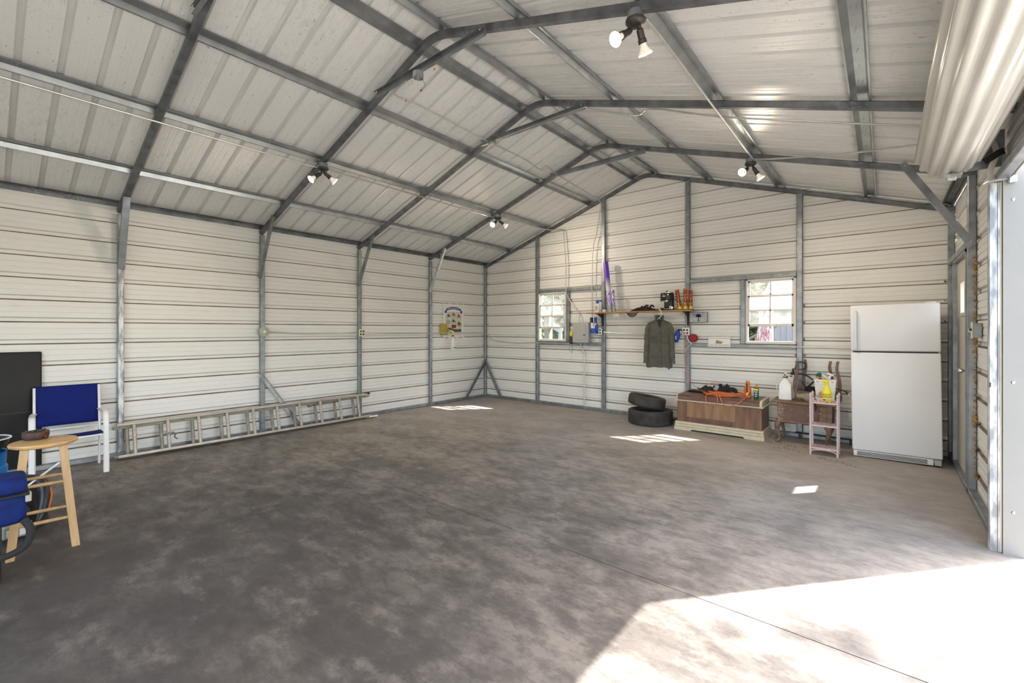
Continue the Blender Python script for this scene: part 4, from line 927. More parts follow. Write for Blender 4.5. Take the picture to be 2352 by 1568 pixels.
b = B(); b.tube(arc([(6.24, -0.30, 0.735), (6.32, -0.34, 0.72), (6.36, -0.36, 0.705), (6.395, -0.38, 0.675)], 5), [0.005]*6+[0.008]*5+[0.011]*5, 8); o = b.build('trimmer_cable', 'black', smooth=True); tag(o, 'black curved wand sticking out towards the fridge', 'wand')
B().tube([(6.393, -0.379, 0.678), (6.405, -0.385, 0.665)], 0.013, 10).build('tip', 'chip', o)
cloth_heap('navy_shoe', (5.985, -0.425, 0.075, 0.04, TT, 0.05), 'bluebag', 'navy cloth shoe lying on the table before the footstool', 'shoe') if False else None
# flower bin
r = thing('waste_bin', 'white tapered bin with a pink flower painted on its front', 'bin', (6.165, -0.428, TT))
b = B(); bw, tw, bd, td = 0.085, 0.112, 0.045, 0.062; hgt = 0.305; vs = []
for (wx, wy, z) in ((bw, bd, 0), (tw, td, hgt), (tw-0.005, td-0.005, hgt), (bw-0.005, bd-0.005, 0.006)):
    vs += [(-wx, -wy, z), (wx, -wy, z), (wx, wy, z), (-wx, wy, z)]
fs = [(0, 3, 2, 1)]
for k in (0, 4, 8):
    for i in range(4): fs.append((k+i, k+(i+1) % 4, k+4+(i+1) % 4, k+4+i))
fs.append((12, 13, 14, 15)); b.poly(vs, fs); b.build('bin_body', 'white', r)
def disc(parent, name, m, x, y, z, rx, rz_, ang=0, tilt=0.056, n=12):
    b = B(); pts = [(math.cos(2*PI*i/n)*rx, 0, math.sin(2*PI*i/n)*rz_) for i in range(n)]
    mm = Matrix.Translation((x, y, z)) @ Matrix.Rotation(-tilt, 4, 'X') @ Matrix.Rotation(ang, 4, 'Y')
    p2 = [mm @ V(p) for p in pts]; p3 = [mm @ (V(p)+V((0, -0.0012, 0))) for p in pts]
    b.poly(p2+p3, [tuple(range(n)), tuple(range(n, 2*n))[::-1]]+[(i, (i+1) % n, (i+1) % n+n, i+n) for i in range(n)]); return b.build(name, m, parent)
yb = lambda z: -(0.0455+0.017*z/hgt)
for (x, z, a, q) in ((-0.052, 0.115, 0.3, 0.018), (-0.030, 0.125, -0.7, 0.018), (-0.035, 0.145, 1.4, 0.016), (-0.040, 0.088, 1.0, 0.016), (-0.055, 0.135, 1.9, 0.013)): disc(r, 'petal', 'pinkprint' if 'pinkprint' in M else M.setdefault('pinkprint', mat('pink_print', (0.62, 0.16, 0.24), 0.5, col2=(0.7, 0.35, 0.4), scale=60)), x, yb(z)-0.001, z, q, q*0.7, a)
for (x, z, a) in ((-0.078, 0.100, 0.5), (-0.070, 0.080, -0.5)): disc(r, 'leaf', M.setdefault('leafprint', mat('leaf_print', (0.25, 0.42, 0.16), 0.5)), x, yb(z)-0.001, z, 0.020, 0.007, a)
for x in (-0.075, 0.075): disc(r, 'rosebud', 'pinkprint', x, yb(0.278)-0.001, 0.278, 0.014, 0.006, 0.2)
# hose nozzle + white trigger in bin
r = thing('spray_nozzle', 'dark green and orange hose sprayer leaning out of the flower bin', 'sprayer', (6.115, -0.42, TT+0.012))
b = B(); b.tube([(0.005, 0, 0.02), (0.0, 0, 0.26), (-0.012, 0, 0.345)], 0.016, 10); b.tube([(-0.012, 0, 0.35), (-0.052, -0.005, 0.335)], 0.024, 12, r2=0.014); b.tube([(-0.012, 0, 0.325), (-0.012, 0, 0.372)], 0.018, 12); b.build('nozzle_body', 'green', r, smooth=True)
B().tube([(-0.045, -0.012, 0.312), (0.01, -0.01, 0.304)], 0.009, 8).build('trigger', 'orange', r, smooth=True)
B().tube([(0.012, 0.004, 0.345), (0.065, 0.01, 0.302)], 0.019, 12).build('clear_barrel', 'chip', r, smooth=True)
r = thing('trigger_sprayer', 'white trigger spray head rising from the flower bin', 'sprayer', (6.215, -0.425, TT+0.012))
b = B(); b.lathe([(0.024, 0), (0.026, 0.01), (0.026, 0.20), (0.013, 0.26), (0.013, 0.30)], (-0.01, 0.005, 0), 16); b.build('bottle_body', 'chip', r, smooth=True)
b = B(); b.tube(arc([(-0.012, 0, 0.295), (-0.006, 0, 0.325), (0.004, 0, 0.345)], 3), 0.013, 10); b.box((-0.035, -0.010, 0.345), (0.035, 0.010, 0.368), about((0, 0, 0.355), 0.42, 'Y'), r=0.006); b.tube([(-0.028, 0, 0.355), (-0.052, 0, 0.325)], 0.004, 6); b.build('spray_head', 'white', r, smooth=True)
# ------------------------------------------------------------------ pink wicker rack
r = thing('wicker_rack', 'small pink painted wicker rack with three shelves standing before the worn table', 'rack', (6.185, -0.765, 0), 0.0)
rx, ry = 0.130, 0.105
for sx in (-1, 1):
    for sy in (-1, 1):
        b = B(); b.tube([(rx*sx, ry*sy, 0.0), (rx*sx, ry*sy, 0.69)], 0.0105, 10)
        for z in (0.07, 0.2, 0.34, 0.45, 0.55, 0.61): b.lathe([(0.0125, z-0.006), (0.0135, z), (0.0125, z+0.006)], (rx*sx, ry*sy, 0), 10)
        b.lathe([(0.012, 0.69), (0.014, 0.700), (0.009, 0.715), (0, 0.724)], (rx*sx, ry*sy, 0), 10); b.build('post', 'pink', r, smooth=True)
for z in (0.075, 0.340, 0.605):
    b = B(); b.box((-rx, -ry, z), (rx, ry, z+0.008)); sh = b.build('shelf', 'pink', r)
    b = B()
    for i in range(13): x = -rx+0.012+i*(2*rx-0.024)/12; b.tube([(x, -ry, z+0.010), (x, ry, z+0.010)], 0.004, 5)
    for s in (-1, 1): b.tube([(-rx, ry*s, z), (rx, ry*s, z)], 0.0085, 8)
    b.build('weave', 'pink', sh, smooth=True)
for s in (-1, 1):
    b = B(); b.tube(arc([(-rx, s*ry, 0.015), (-rx+0.03, s*ry, 0.052), (0, s*ry, 0.064), (rx-0.03, s*ry, 0.052), (rx, s*ry, 0.015)], 5), 0.006, 7); b.build('arch_brace', 'pink', r, smooth=True)
for s in (-1, 1):
    b = B(); b.tube(arc([(s*rx, -ry, 0.015), (s*rx, 0, 0.055), (s*rx, ry, 0.015)], 5), 0.006, 7); b.build('arch_brace', 'pink', r, smooth=True)
for cxx in (-0.065, 0.0, 0.065):
    b = B(); b.tube(arc([(cxx-0.062, -ry, 0.612), (cxx-0.035, -ry, 0.652), (cxx, -ry, 0.668), (cxx+0.035, -ry, 0.652), (cxx+0.062, -ry, 0.612)], 5), 0.0042, 6); b.build('gallery_hoop', 'pink', r, smooth=True)
for s in (-1, 1):
    b = B(); b.tube(arc([(s*rx, -ry, 0.655), (s*rx, 0, 0.675), (s*rx, ry, 0.655)], 4), 0.004, 6); b.build('gallery_hoop', 'pink', r, smooth=True)
# yellow spray
r = thing('yellow_spray_bottle', 'bright yellow trigger spray bottle on the top shelf of the pink rack', 'bottle', (6.205, -0.765, 0.620))
B().lathe([(0.048, 0), (0.052, 0.008), (0.052, 0.085), (0.044, 0.12), (0.026, 0.165), (0.018, 0.19), (0.016, 0.20)], (0, 0, 0), 28, sy=0.55).build('bottle_body', 'yellow', r, smooth=True)
b = B(); b.lathe([(0.019, 0.198), (0.019, 0.222), (0.012, 0.226)], (0, 0, 0), 16); b.box((-0.040, -0.010, 0.226), (0.022, 0.010, 0.250), r=0.006); b.tube([(-0.032, 0, 0.235), (-0.050, 0, 0.232)], 0.009, 8); b.tube(arc([(-0.024, 0, 0.228), (-0.030, 0, 0.205), (-0.046, 0, 0.192)], 4), 0.005, 6); b.build('trigger_head', 'yellow', r, smooth=True)
text('lettering', 'SCENT', 0.030, 'dark', r, face_y(-0.002, -0.0300, 0.082)); text('lettering', 'A-WAY', 0.030, 'dark', r, face_y(-0.002, -0.0300, 0.056))
B().box((-0.03, -0.0298, 0.012), (-0.005, -0.0275, 0.026)).build('label_print', 'green', r)
# black strap on rack
b = B(); b.tube(arc([(6.085, -0.645, 0.60), (6.075, -0.63, 0.55), (6.088, -0.63, 0.52), (6.078, -0.63, 0.48)], 4), 0.008, 6); o = b.build('cable_tie', 'blackmatte', smooth=True); tag(o, 'short black strap dangling behind the pink rack', 'strap')
b = B(); b.tube(arc([(5.8, -0.06, 0.075), (6.1, -0.07, 0.072), (6.42, -0.08, 0.07)], 4), 0.011, 8); o = b.build('pole', 'black', smooth=True); tag(o, 'dark pole lying low behind the table legs', 'pole')
B().box((5.835, -0.075, 0.0), (5.865, -0.045, 0.066)).build('pole_foot', 'black', o); B().box((6.385, -0.095, 0.0), (6.415, -0.065, 0.062)).build('pole_foot', 'black', o)
b = B(); random.seed(5)
for i in range(70):
    cx_, cy_ = random.choice([(5.78, -0.62), (5.93, -0.63), (5.62, -0.6), (5.85, -0.80), (6.2, -1.02), (6.4, -1.15)]); x = cx_+random.gauss(0, 0.09); y = cy_+random.gauss(0, 0.05); q = random.uniform(0.006, 0.014); a = random.uniform(0, PI)
    c_, s_ = math.cos(a)*q, math.sin(a)*q; b.poly([(x-c_, y-s_, 0.002), (x+s_*0.4, y-c_*0.4, 0.005), (x+c_, y+s_, 0.002), (x-s_*0.4, y+c_*0.4, 0.004)], [(0, 1, 2, 3)])
o = stuff(b.build('dead_leaves', 'brownleather', solid=0.0008)); tag(o, 'crumbs of dead leaves on the floor below the worn table', 'leaves')

# ------------------------------------------------------------------ wall shelf
SZ = 1.768
r = thing('wall_shelf', 'varnished pine board shelf on two black brackets on the back wall', 'shelf', (3.57, 0, 0))
B().box((-0.90, -0.26, SZ-0.022), (0.90, -0.012, SZ)).build('board', 'shelfwood', r, bevel=0.003)
for x in (-0.70, 0.79):
    b = B(); b.box((x-0.016, -0.014, SZ-0.24), (x+0.016, -0.002, SZ-0.022)); b.box((x-0.016, -0.235, SZ-0.033), (x+0.016, -0.002, SZ-0.022)); b.prism([(-0.21, SZ-0.034), (-0.012, SZ-0.034), (-0.012, SZ-0.235), (-0.03, SZ-0.20), (-0.06, SZ-0.10)], x-0.004, x+0.004, 'x'); b.build('bracket', 'black', r, bevel=0.002)
# things on the shelf
r = bottle('plant_food_bottle', 'white bottle with a blue hose-end cap at the left end of the shelf', (2.835, -0.14, SZ), 0, 0, [(0.046, 0), (0.050, 0.005), (0.050, 0.10), (0.036, 0.145), (0.026, 0.165)], [(0.030, 0.162), (0.030, 0.182), (0.018, 0.185), (0.016, 0.20)], ('white', 'blue'))
b = B(); b.box((-0.022, -0.014, 0.195), (0.085, 0.014, 0.215), r=0.006); b.box((0.035, -0.016, 0.188), (0.075, 0.016, 0.206), r=0.005); b.tube([(-0.015, 0, 0.205), (-0.015, 0, 0.222)], 0.01, 8); b.build('hose_connector', 'blue', r, smooth=True)
for i, (z, wd) in enumerate(((0.115, 0.020), (0.100, 0.026), (0.085, 0.030), (0.072, 0.022), (0.058, 0.028), (0.045, 0.024))): B().box((-wd, -0.0345, z-0.003), (wd*0.8, -0.031, z+0.002)).build('label_print', 'dark', r)
r = thing('small_jar', 'small cream jar with a blue lid on the shelf', 'jar', (2.99, -0.17, SZ))
B().lathe([(0.034, 0), (0.036, 0.004), (0.036, 0.045), (0.032, 0.050)], n=20).build('jar_body', 'ivory', r, smooth=True); B().lathe([(0.036, 0.048), (0.036, 0.068), (0, 0.070)], n=20).build('lid', 'blue', r, smooth=True)
r = thing('firework_tube', 'tall firework tube fading from purple to white, leaning at the post', 'firework', (3.075, -0.105, SZ), 0, None, 0, math.radians(-6.3))
B().lathe([(0.044, 0.0), (0.044, 0.86), (0.038, 0.885), (0, 0.89)], n=20).build('tube_body', 'purplefade', r, smooth=True)
B().lathe([(0.0455, 0.125), (0.0455, 0.37), (0.034, 0.395)], n=20).build('wrap', 'purpleprint', r, smooth=True)
B().lathe([(0.046, 0.0), (0.046, 0.125)], n=20).build('base_wrap', 'garden', r, smooth=True)
r = thing('firework_tube', 'short purple printed firework tube beside the tall purple one', 'firework', (3.155, -0.13, SZ), 0, None, 0, math.radians(-5))
B().lathe([(0.026, 0.10), (0.026, 0.37), (0.016, 0.385)], n=16).build('tube_body', 'purpleprint', r, smooth=True); B().lathe([(0.027, 0.0), (0.027, 0.10)], n=16).build('base_wrap', 'garden', r, smooth=True)
B().box((-0.065, -0.045, 0), (0.04, 0.03, 0.006)).build('foot', 'purpleprint', r) if False else None
for x, y, tilt, lb, h in ((4.275, -0.12, -9, 'leaning yellow and red firework tube beside the coffee machine', 0.325), (4.360, -0.13, 0, 'upright flame-printed firework tube at the right shelf end, left of a darker one', 0.33), (4.415, -0.065, 0.3, 'darker flame-printed firework tube at the very right end of the shelf', 0.305)):
    r = thing('firework_tube', lb, 'firework', (x, y, SZ), 0, None, 0, math.radians(tilt))
    B().lathe([(0.031, 0.05), (0.031, h), (0.026, h+0.004), (0.026, h-0.02), (0, h-0.02)], n=16).build('tube_body', 'firework', r, smooth=True)
    B().lathe([(0.0315, 0.0), (0.0315, 0.055)], n=16).build('base_wrap', 'yellow', r, smooth=True)
cloth_heap('black_cloth', (3.70, -0.15, 0.27, 0.085, SZ, 0.085), 'blackmatte', 'crumpled black cloth lying on the middle of the shelf', 'cloth', [([(3.70, -0.15, 1.83), (3.74, -0.16, 1.862), (3.78, -0.16, 1.855)], 0.012), ([(3.80, -0.15, 1.83), (3.83, -0.16, 1.86), (3.87, -0.16, 1.835)], 0.014)])
b = B(); vs = [(4.00, -0.245, 0), (4.40, -0.262, 0), (4.50, -0.225, 0), (4.50, -0.15, 0), (4.2, -0.045, 0), (3.98, -0.06, 0)]; b.prism([(v[0], v[1]) for v in vs], SZ, SZ+0.010, 'z'); o = b.build('black_pad', 'black'); tag(o, 'flat black pad under the coffee machine overhanging the shelf end', 'mat')
SZ2 = SZ+0.010
r = thing('coffee_machine', 'black espresso machine with a chrome rim on the shelf', 'coffee machine', (4.075, -0.135, SZ2))
B().box((-0.045, -0.02, 0.0), (0.085, 0.085, 0.20), r=0.012).build('column', 'black', r, smooth=True)
B().lathe([(0.098, 0.15), (0.104, 0.158), (0.104, 0.250), (0.098, 0.262)], n=28, sy=0.92).build('head', 'black', r, smooth=True)
B().lathe([(0.100, 0.261), (0.104, 0.266), (0.104, 0.274), (0.09, 0.277), (0, 0.279)], n=28, sy=0.92).build('rim', 'chrome', r, smooth=True)
B().lathe([(0.013, 0.277), (0.010, 0.287), (0.015, 0.295), (0.009, 0.305), (0, 0.306)], (0.0, -0.01, 0), 14).build('lid_knob', 'black', r, smooth=True)
B().lathe([(0.038, 0.152), (0.036, 0.132), (0.028, 0.118), (0, 0.116)], (0.0, -0.03, 0), 20).build('group_head', 'chrome', r, smooth=True)
B().box((-0.012, -0.104, 0.208), (0.030, -0.090, 0.220), Matrix.Translation((-0.02, 0.0, 0))).build('badge', 'white', r)
B().lathe([(0.009, 0), (0.009, 0.01), (0, 0.011)], (0.048, -0.078, 0.235), 12, Matrix.Rotation(PI/2, 4, 'X')).build('button', 'chrome', r)
b = B(); b.tube(arc([(0.10, 0, 0.16), (0.125, -0.01, 0.172), (0.138, -0.01, 0.16), (0.132, -0.01, 0.14)], 4), 0.006, 8); b.tube([(0.108, 0, 0.16), (0.108, 0, 0.06)], 0.005, 8); b.build('steam_wand', 'black', r, smooth=True)
B().box((-0.085, -0.085, 0.0), (0.095, 0.085, 0.022), r=0.008).build('drip_base', 'black', r, smooth=True)
B().tube([(-0.095, -0.03, 0.135), (-0.06, -0.03, 0.15)], 0.008, 8).build('side_lever', 'chrome', r, smooth=True)
r = thing('portafilter', 'chrome and black portafilter handle lying along the shelf front', 'coffee tool', (4.06, -0.235, SZ2))
b = B(); b.tube([(-0.14, 0, 0.013), (-0.05, 0, 0.013)], 0.009, 10); b.build('handle', 'chrome', r, smooth=True); B().tube([(-0.05, 0, 0.014), (0.0, 0, 0.014)], 0.013, 10).build('grip', 'black', r, smooth=True); B().tube([(0.0, 0, 0.013), (0.09, 0, 0.013)], 0.008, 10).build('handle', 'chrome', r, smooth=True)
B().lathe([(0.030, -0.01), (0.030, 0.008), (0.022, 0.010), (0, 0.011)], (0.115, 0, 0.030), 18, Matrix.Rotation(PI/2, 4, 'X')).build('filter_cup', 'chrome', r, smooth=True)
b = B()
nn = 12; vs = []
for i in range(nn+1):
    for j in range(6):
        u = i/nn; v = j/5; vs.append((3.45+0.20*u, -0.275+0.03*v, 1.752-0.075*math.sin(PI*min(1, u*1.05))**0.6*(1-v)*(1 if u < 0.9 else 0.5)-0.006))
b.poly(vs, [(i*6+j, (i+1)*6+j, (i+1)*6+j+1, i*6+j+1) for i in range(nn) for j in range(5)]); o = b.build('leather_glove', 'brownleather', smooth=True, solid=0.014); tag(o, 'brown leather glove drooping over the front of the shelf', 'glove')

# ------------------------------------------------------------------ jacket on hanger
hg = B(); HX, HY = 4.01, -0.285
hg.tube(arc([(HX-0.02, HY+0.04, SZ+0.008), (HX-0.005, HY+0.005, SZ+0.016), (HX+0.022, HY, SZ-0.01), (HX+0.032, HY, SZ-0.06), (HX+0.012, HY, SZ-0.105), (HX-0.012, HY, SZ-0.125)], 5), 0.0065, 8)
hg.tube([(HX-0.11, HY-0.02, SZ-0.200), (HX-0.012, HY, SZ-0.125), (HX+0.10, HY+0.02, SZ-0.200)], 0.0065, 8); hg.tube([(HX-0.11, HY-0.02, SZ-0.198), (HX+0.10, HY+0.02, SZ-0.198)], 0.0055, 8)
o = hg.build('coat_hanger', 'white', smooth=True); tag(o, 'white plastic hanger hooked over the shelf edge', 'hanger')
b = B(); b.tube(arc([(3.925, -0.262, SZ-0.005), (3.922, -0.272, SZ-0.06), (3.935, -0.27, SZ-0.12), (3.955, -0.27, SZ-0.13)], 5), 0.0018, 5); b.tube(arc([(3.955, -0.262, SZ-0.005), (3.958, -0.272, SZ-0.05), (3.975, -0.27, SZ-0.10)], 5), 0.0018, 5); o = b.build('wire_hook', 'dark', smooth=True); tag(o, 'pair of thin dark wire hooks hanging beside the white hanger', 'hook')
r = thing('jacket', 'olive grey button jacket with four pockets hanging from the shelf', 'jacket', (4.005, -0.28, 0), math.radians(14))
def garment():
    b = B(); n = 44; rows = [(0.875, .195, .060), (0.90, .200, .064), (1.0, .192, .060), (1.12, .182, .056), (1.25, .178, .055), (1.38, .182, .056), (1.48, .182, .053), (1.545, .172, .046), (1.585, .135, .038), (1.610, .085, .032), (1.622, .060, .032)]
    vs = []
    for z, rx, ry in rows:
        for i in range(n):
            a = 2*PI*i/n; w_ = 0.006*math.sin(5*a+z*6)+0.005*noise.noise(V((math.cos(a)*3, math.sin(a)*3, z*3)))
            x, y = (rx+w_*0.7)*math.cos(a), (ry+w_)*math.copysign(abs(math.sin(a))**0.8, math.sin(a))
            vs.append((x, y, z+(0.012*math.sin(3*a) if z < 0.88 else 0)))
    fs = [(k*n+i, k*n+(i+1) % n, (k+1)*n+(i+1) % n, (k+1)*n+i) for k in range(len(rows)-1) for i in range(n)]
    b.poly(vs, fs); return b
garment().build('body', 'jacket', r, smooth=True, solid=0.003, subd=1)
for s in (-1, 1):
    b = B(); pts = arc([(0.135*s, 0.0, 1.565), (0.168*s, -0.005, 1.50), (0.185*s, -0.012, 1.36), (0.190*s, -0.018, 1.20), (0.200*s, -0.022, 1.04), (0.205*s, -0.028, 0.935)], 4)
    rr = [0.033+0.009*min(1, i/5)-0.009*max(0, (i-8)/12)+0.003*math.sin(i*1.7) for i in range(len(pts))]; b.tube(pts, rr, 14); sl_ = b.build('sleeve', 'jacket', r, smooth=True)
    B().tube([pts[-2]+V((0, 0, -0.0)), pts[-1]+V((0, 0, 0.002))], 0.036, 14).build('cuff', 'jacket', sl_, smooth=True)
    B().box((0.115*s-0.03, -0.03, 1.585), (0.115*s+0.03, 0.02, 1.592), Matrix.Translation((0, 0, 0)), r=0.003).build('epaulette', 'jacket', r)
b = B(); n = 24; vs = []
for z, q in ((1.600, 1.0), (1.660, 1.1), (1.685, 1.12)):
    for i in range(n+1):
        a = -PI/2+0.5+(2*PI-1.0)*i/n; vs.append((0.062*q*math.cos(a), 0.038*q*math.sin(a), z+0.012*math.sin(a)))
b.poly(vs, [(k*(n+1)+i, k*(n+1)+i+1, (k+1)*(n+1)+i+1, (k+1)*(n+1)+i) for k in range(2) for i in range(n)]); b.build('collar', 'jacket', r, smooth=True, solid=0.004)
b = B(); b.prism([(-0.035, 1.625), (0.05, 1.625), (0.03, 1.52), (0.012, 1.48)], -0.062, -0.058, 'y'); b.build('lining', 'jacketdark', r)
b = B(); b.box((0.004, -0.071, 0.885), (0.034, -0.062, 1.50), r=0.003); pk = b.build('placket', 'jacket', r)
for z in (0.93, 1.03, 1.13, 1.22, 1.31, 1.41): B().lathe([(0.008, 0), (0.008, 0.003), (0, 0.004)], (0.019, -0.071, z), 12, Matrix.Rotation(PI/2, 4, 'X')).build('button', 'dark', r)
for x, z0, z1 in ((-0.085, 1.26, 1.38), (0.095, 1.26, 1.38), (-0.085, 0.94, 1.07), (0.100, 0.94, 1.07)):
    b = B(); b.box((x-0.045, -0.070, z0), (x+0.045, -0.056, z1), r=0.005); b.box((x-0.010, -0.074, z0), (x+0.010, -0.060, z1-0.02), r=0.003); p_ = b.build('pocket', 'jacket', r, smooth=True)
    b = B(); b.prism([(x-0.048, z1+0.004), (x+0.048, z1+0.004), (x+0.048, z1-0.022), (x, z1-0.038), (x-0.048, z1-0.022)], -0.077, -0.062, 'y'); fl_ = b.build('flap', 'jacket', p_, bevel=0.003)
    B().lathe([(0.006, 0), (0.006, 0.003), (0, 0.004)], (x, -0.077, z1-0.020), 10, Matrix.Rotation(PI/2, 4, 'X')).build('button', 'dark', p_)
B().box((0.135, -0.03, 0.845), (0.155, -0.022, 0.895), r=0.003).build('belt_end', 'navy', r)
# blue hanging things
r = thing('blue_sprayer', 'blue plastic hose sprayer hanging left of the right-hand outlet', 'sprayer', (4.215, -0.02, 1.35))
b = B(); b.tube(arc([(0.015, -0.04, 0.09), (0.0, -0.05, 0.04), (-0.015, -0.05, -0.03), (-0.02, -0.05, -0.085)], 4), [0.032, 0.036, 0.040, 0.042, 0.044, 0.045, 0.045, 0.044, 0.042, 0.038, 0.034, 0.030, 0.024], 14); b.build('sprayer_body', 'blue', r, smooth=True)
b = B(); b.tube([(0.0, -0.03, 0.11), (0.07, -0.03, 0.10)], 0.014, 10); b.build('black_neck', 'black', r, smooth=True); B().box((0.035, -0.05, 0.055), (0.055, -0.02, 0.10), r=0.004).build('white_clip', 'white', r)
B().box((-0.018, -0.098, -0.04), (-0.001, -0.092, 0.02), r=0.002, seg=1).build('label_print', 'white', r)
r = thing('scrub_sprayer', 'blue, black and white hose-end sprayer squeezed between the panel and the outlet', 'sprayer', (2.72, -0.02, 1.40))
b = B(); b.lathe([(0.060, 0.0), (0.062, 0.03), (0.055, 0.07), (0.030, 0.09), (0, 0.095)], (0.0, -0.05, -0.0), 20, sy=0.7); b.build('sprayer_body', 'blue', r, smooth=True)
b = B(); b.tube([(-0.025, -0.05, 0.09), (-0.035, -0.05, 0.19)], 0.024, 12); b.tube([(0.01, -0.05, 0.08), (0.045, -0.05, 0.18)], 0.020, 12); b.build('white_neck', 'white', r, smooth=True)
B().tube([(-0.036, -0.05, 0.19), (-0.042, -0.05, 0.285)], 0.028, 12).build('black_handle', 'black', r, smooth=True); B().tube([(0.045, -0.05, 0.185), (0.035, -0.05, 0.285)], 0.025, 12).build('blue_handle', 'blue', r, smooth=True)
B().box((0.03, -0.07, 0.02), (0.085, -0.03, 0.16), r=0.01).build('side_reservoir', 'blue', r, smooth=True)
# figurine on the sill
r = thing('bird_figurine', 'small yellow and dark parrot figurine on a wooden base on the window rail', 'figurine', (2.215, -0.018, 1.234))
B().box((-0.055, -0.03, 0.0), (0.055, 0.04, 0.022), r=0.006).build('base', 'brownleg', r)
b = B(); b.tube(arc([(0.0, 0, 0.02), (0.004, 0, 0.09), (0.006, 0, 0.13)], 4), [0.026, 0.024, 0.022, 0.020, 0.019, 0.019, 0.019, 0.019, 0.018], 12); b.build('dark_lower_body', 'brownband', r, smooth=True)
b = B(); b.tube(arc([(0.008, -0.004, 0.11), (0.012, -0.004, 0.16), (0.0, -0.004, 0.205), (-0.008, -0.004, 0.215)], 4), [0.018, 0.020, 0.022, 0.023, 0.023, 0.022, 0.021, 0.019, 0.017, 0.016, 0.014, 0.013, 0.010], 12); b.build('yellow_upper_body', 'yellow', r, smooth=True)
B().tube([(-0.015, -0.006, 0.12), (-0.018, -0.006, 0.19)], 0.012, 8).build('grey_breast', 'grey', r, smooth=True); B().tube([(-0.018, -0.01, 0.208), (-0.030, -0.01, 0.198)], 0.007, 8, r2=0.002).build('beak', 'dark', r)
b = B(); b.tube(arc([(2.19, -0.014, 1.235), (2.185, -0.02, 1.16), (2.175, -0.02, 1.10), (2.195, -0.02, 1.055), (2.235, -0.02, 1.06), (2.245, -0.02, 1.12), (2.225, -0.02, 1.19), (2.215, -0.014, 1.235)], 5), 0.0028, 6); b.tube(arc([(2.245, -0.02, 1.11), (2.235, -0.02, 1.05), (2.22, -0.02, 1.01)], 4), 0.0025, 6); b.box((2.18, -0.022, 1.20), (2.24, -0.006, 1.232), r=0.005); o = b.build('wire_loop', 'black', smooth=True); tag(o, 'thin black cable loop hanging below the left window rail', 'cable')
# licence plate
r = thing('licence_plate', 'diamond plate metal licence plate with a navy palmetto tree and crescent', 'sign', (4.515, -0.004, 1.655))
B().box((-0.135, -0.006, -0.078), (0.135, 0.0, 0.078), r=0.002, seg=1).build('plate', 'tread', r)
f = B()
for a, b_ in (((-0.137, -0.009, -0.08), (0.137, 0.001, -0.074)), ((-0.137, -0.009, 0.074), (0.137, 0.001, 0.08)), ((-0.137, -0.009, -0.08), (-0.131, 0.001, 0.08)), ((0.131, -0.009, -0.08), (0.137, 0.001, 0.08))): f.box(a, b_)
f.build('rim', 'brownband', r)
t = B(); t.prism([(-0.018, -0.058), (0.024, -0.058), (0.010, -0.048), (0.008, 0.0), (-0.003, 0.0), (-0.004, -0.048)], -0.010, -0.006, 'y')
for i in range(9):
    a = PI*i/8*1.15-0.24; mm = Matrix.Translation((0.002+0.020*math.cos(a), -0.008, 0.018+0.016*math.sin(a))) @ Matrix.Rotation(-a, 4, 'Y'); t.box((-0.022, -0.002, -0.007), (0.022, 0.002, 0.007), mm)
t.prism([(0.002+0.026*math.cos(q*PI/8), 0.022+0.022*math.sin(q*PI/8)) for q in range(16)], -0.0095, -0.006, 'y'); t.build('palmetto', 'navy', r)
t = B(); cr_ = [(-0.062+0.020*math.cos(a), 0.052+0.020*math.sin(a)) for a in [math.radians(q) for q in range(150, 390, 20)]]+[(-0.064+0.015*math.cos(a), 0.056+0.015*math.sin(a)) for a in [math.radians(q) for q in range(370, 150, -20)]]
t.prism(cr_, -0.010, -0.006, 'y'); t.build('crescent', 'navy', r)
# red reel / cap
r = thing('red_mesh_ball', 'red round mesh reel hanging beside the right-hand outlet', 'reel', (4.45, 0.0, 1.335), 0, None, 0, 0.5)
B().lathe([(0.0, 0.0), (0.050, 0.0), (0.062, 0.012), (0.062, 0.055), (0.050, 0.068), (0, 0.070)], (0, 0, 0), 20, Matrix.Rotation(PI/2, 4, 'X')).build('reel_body', 'red', r, smooth=True)
b = B(); b.tube([(4.43, -0.02, 1.28), (4.385, -0.02, 1.215), (4.33, -0.02, 1.16)], 0.006, 7); b.tube([(4.33, -0.02, 1.16), (4.315, -0.02, 1.125)], 0.009, 7); o = b.build('wand', 'chip', smooth=True); tag(o, 'thin pale rod slanting below the red reel', 'rod')
# porch sign
r = thing('porch_sign', 'white novelty plate with a brown lying dog and lettering on the window rail', 'sign', (4.82, -0.022, 1.283))
B().box((-0.155, -0.003, -0.077), (0.155, 0.0, 0.077), r=0.001, seg=1).build('plate', 'cardboard', r)
text('lettering', "IF YOU CAN'T RUN WITH THE BIG DOGS", 0.0165, 'brownleg', r, face_y(0, -0.0035, 0.052)); text('lettering', 'STAY ON THE PORCH', 0.029, 'brownleg', r, face_y(0, -0.0035, -0.052))
t = B(); t.prism([(-0.05, -0.028), (0.03, -0.028), (0.045, -0.010), (0.062, -0.006), (0.060, 0.002), (0.035, 0.0), (0.020, 0.012), (-0.012, 0.014), (-0.022, 0.026), (-0.040, 0.020), (-0.046, 0.006), (-0.042, -0.012), (-0.055, -0.020)], -0.006, -0.003, 'y'); t.build('dog_print', M.setdefault('tan', mat('tan_print', (0.42, 0.30, 0.15), 0.6, col2=(0.2, 0.13, 0.06), scale=60)), r)

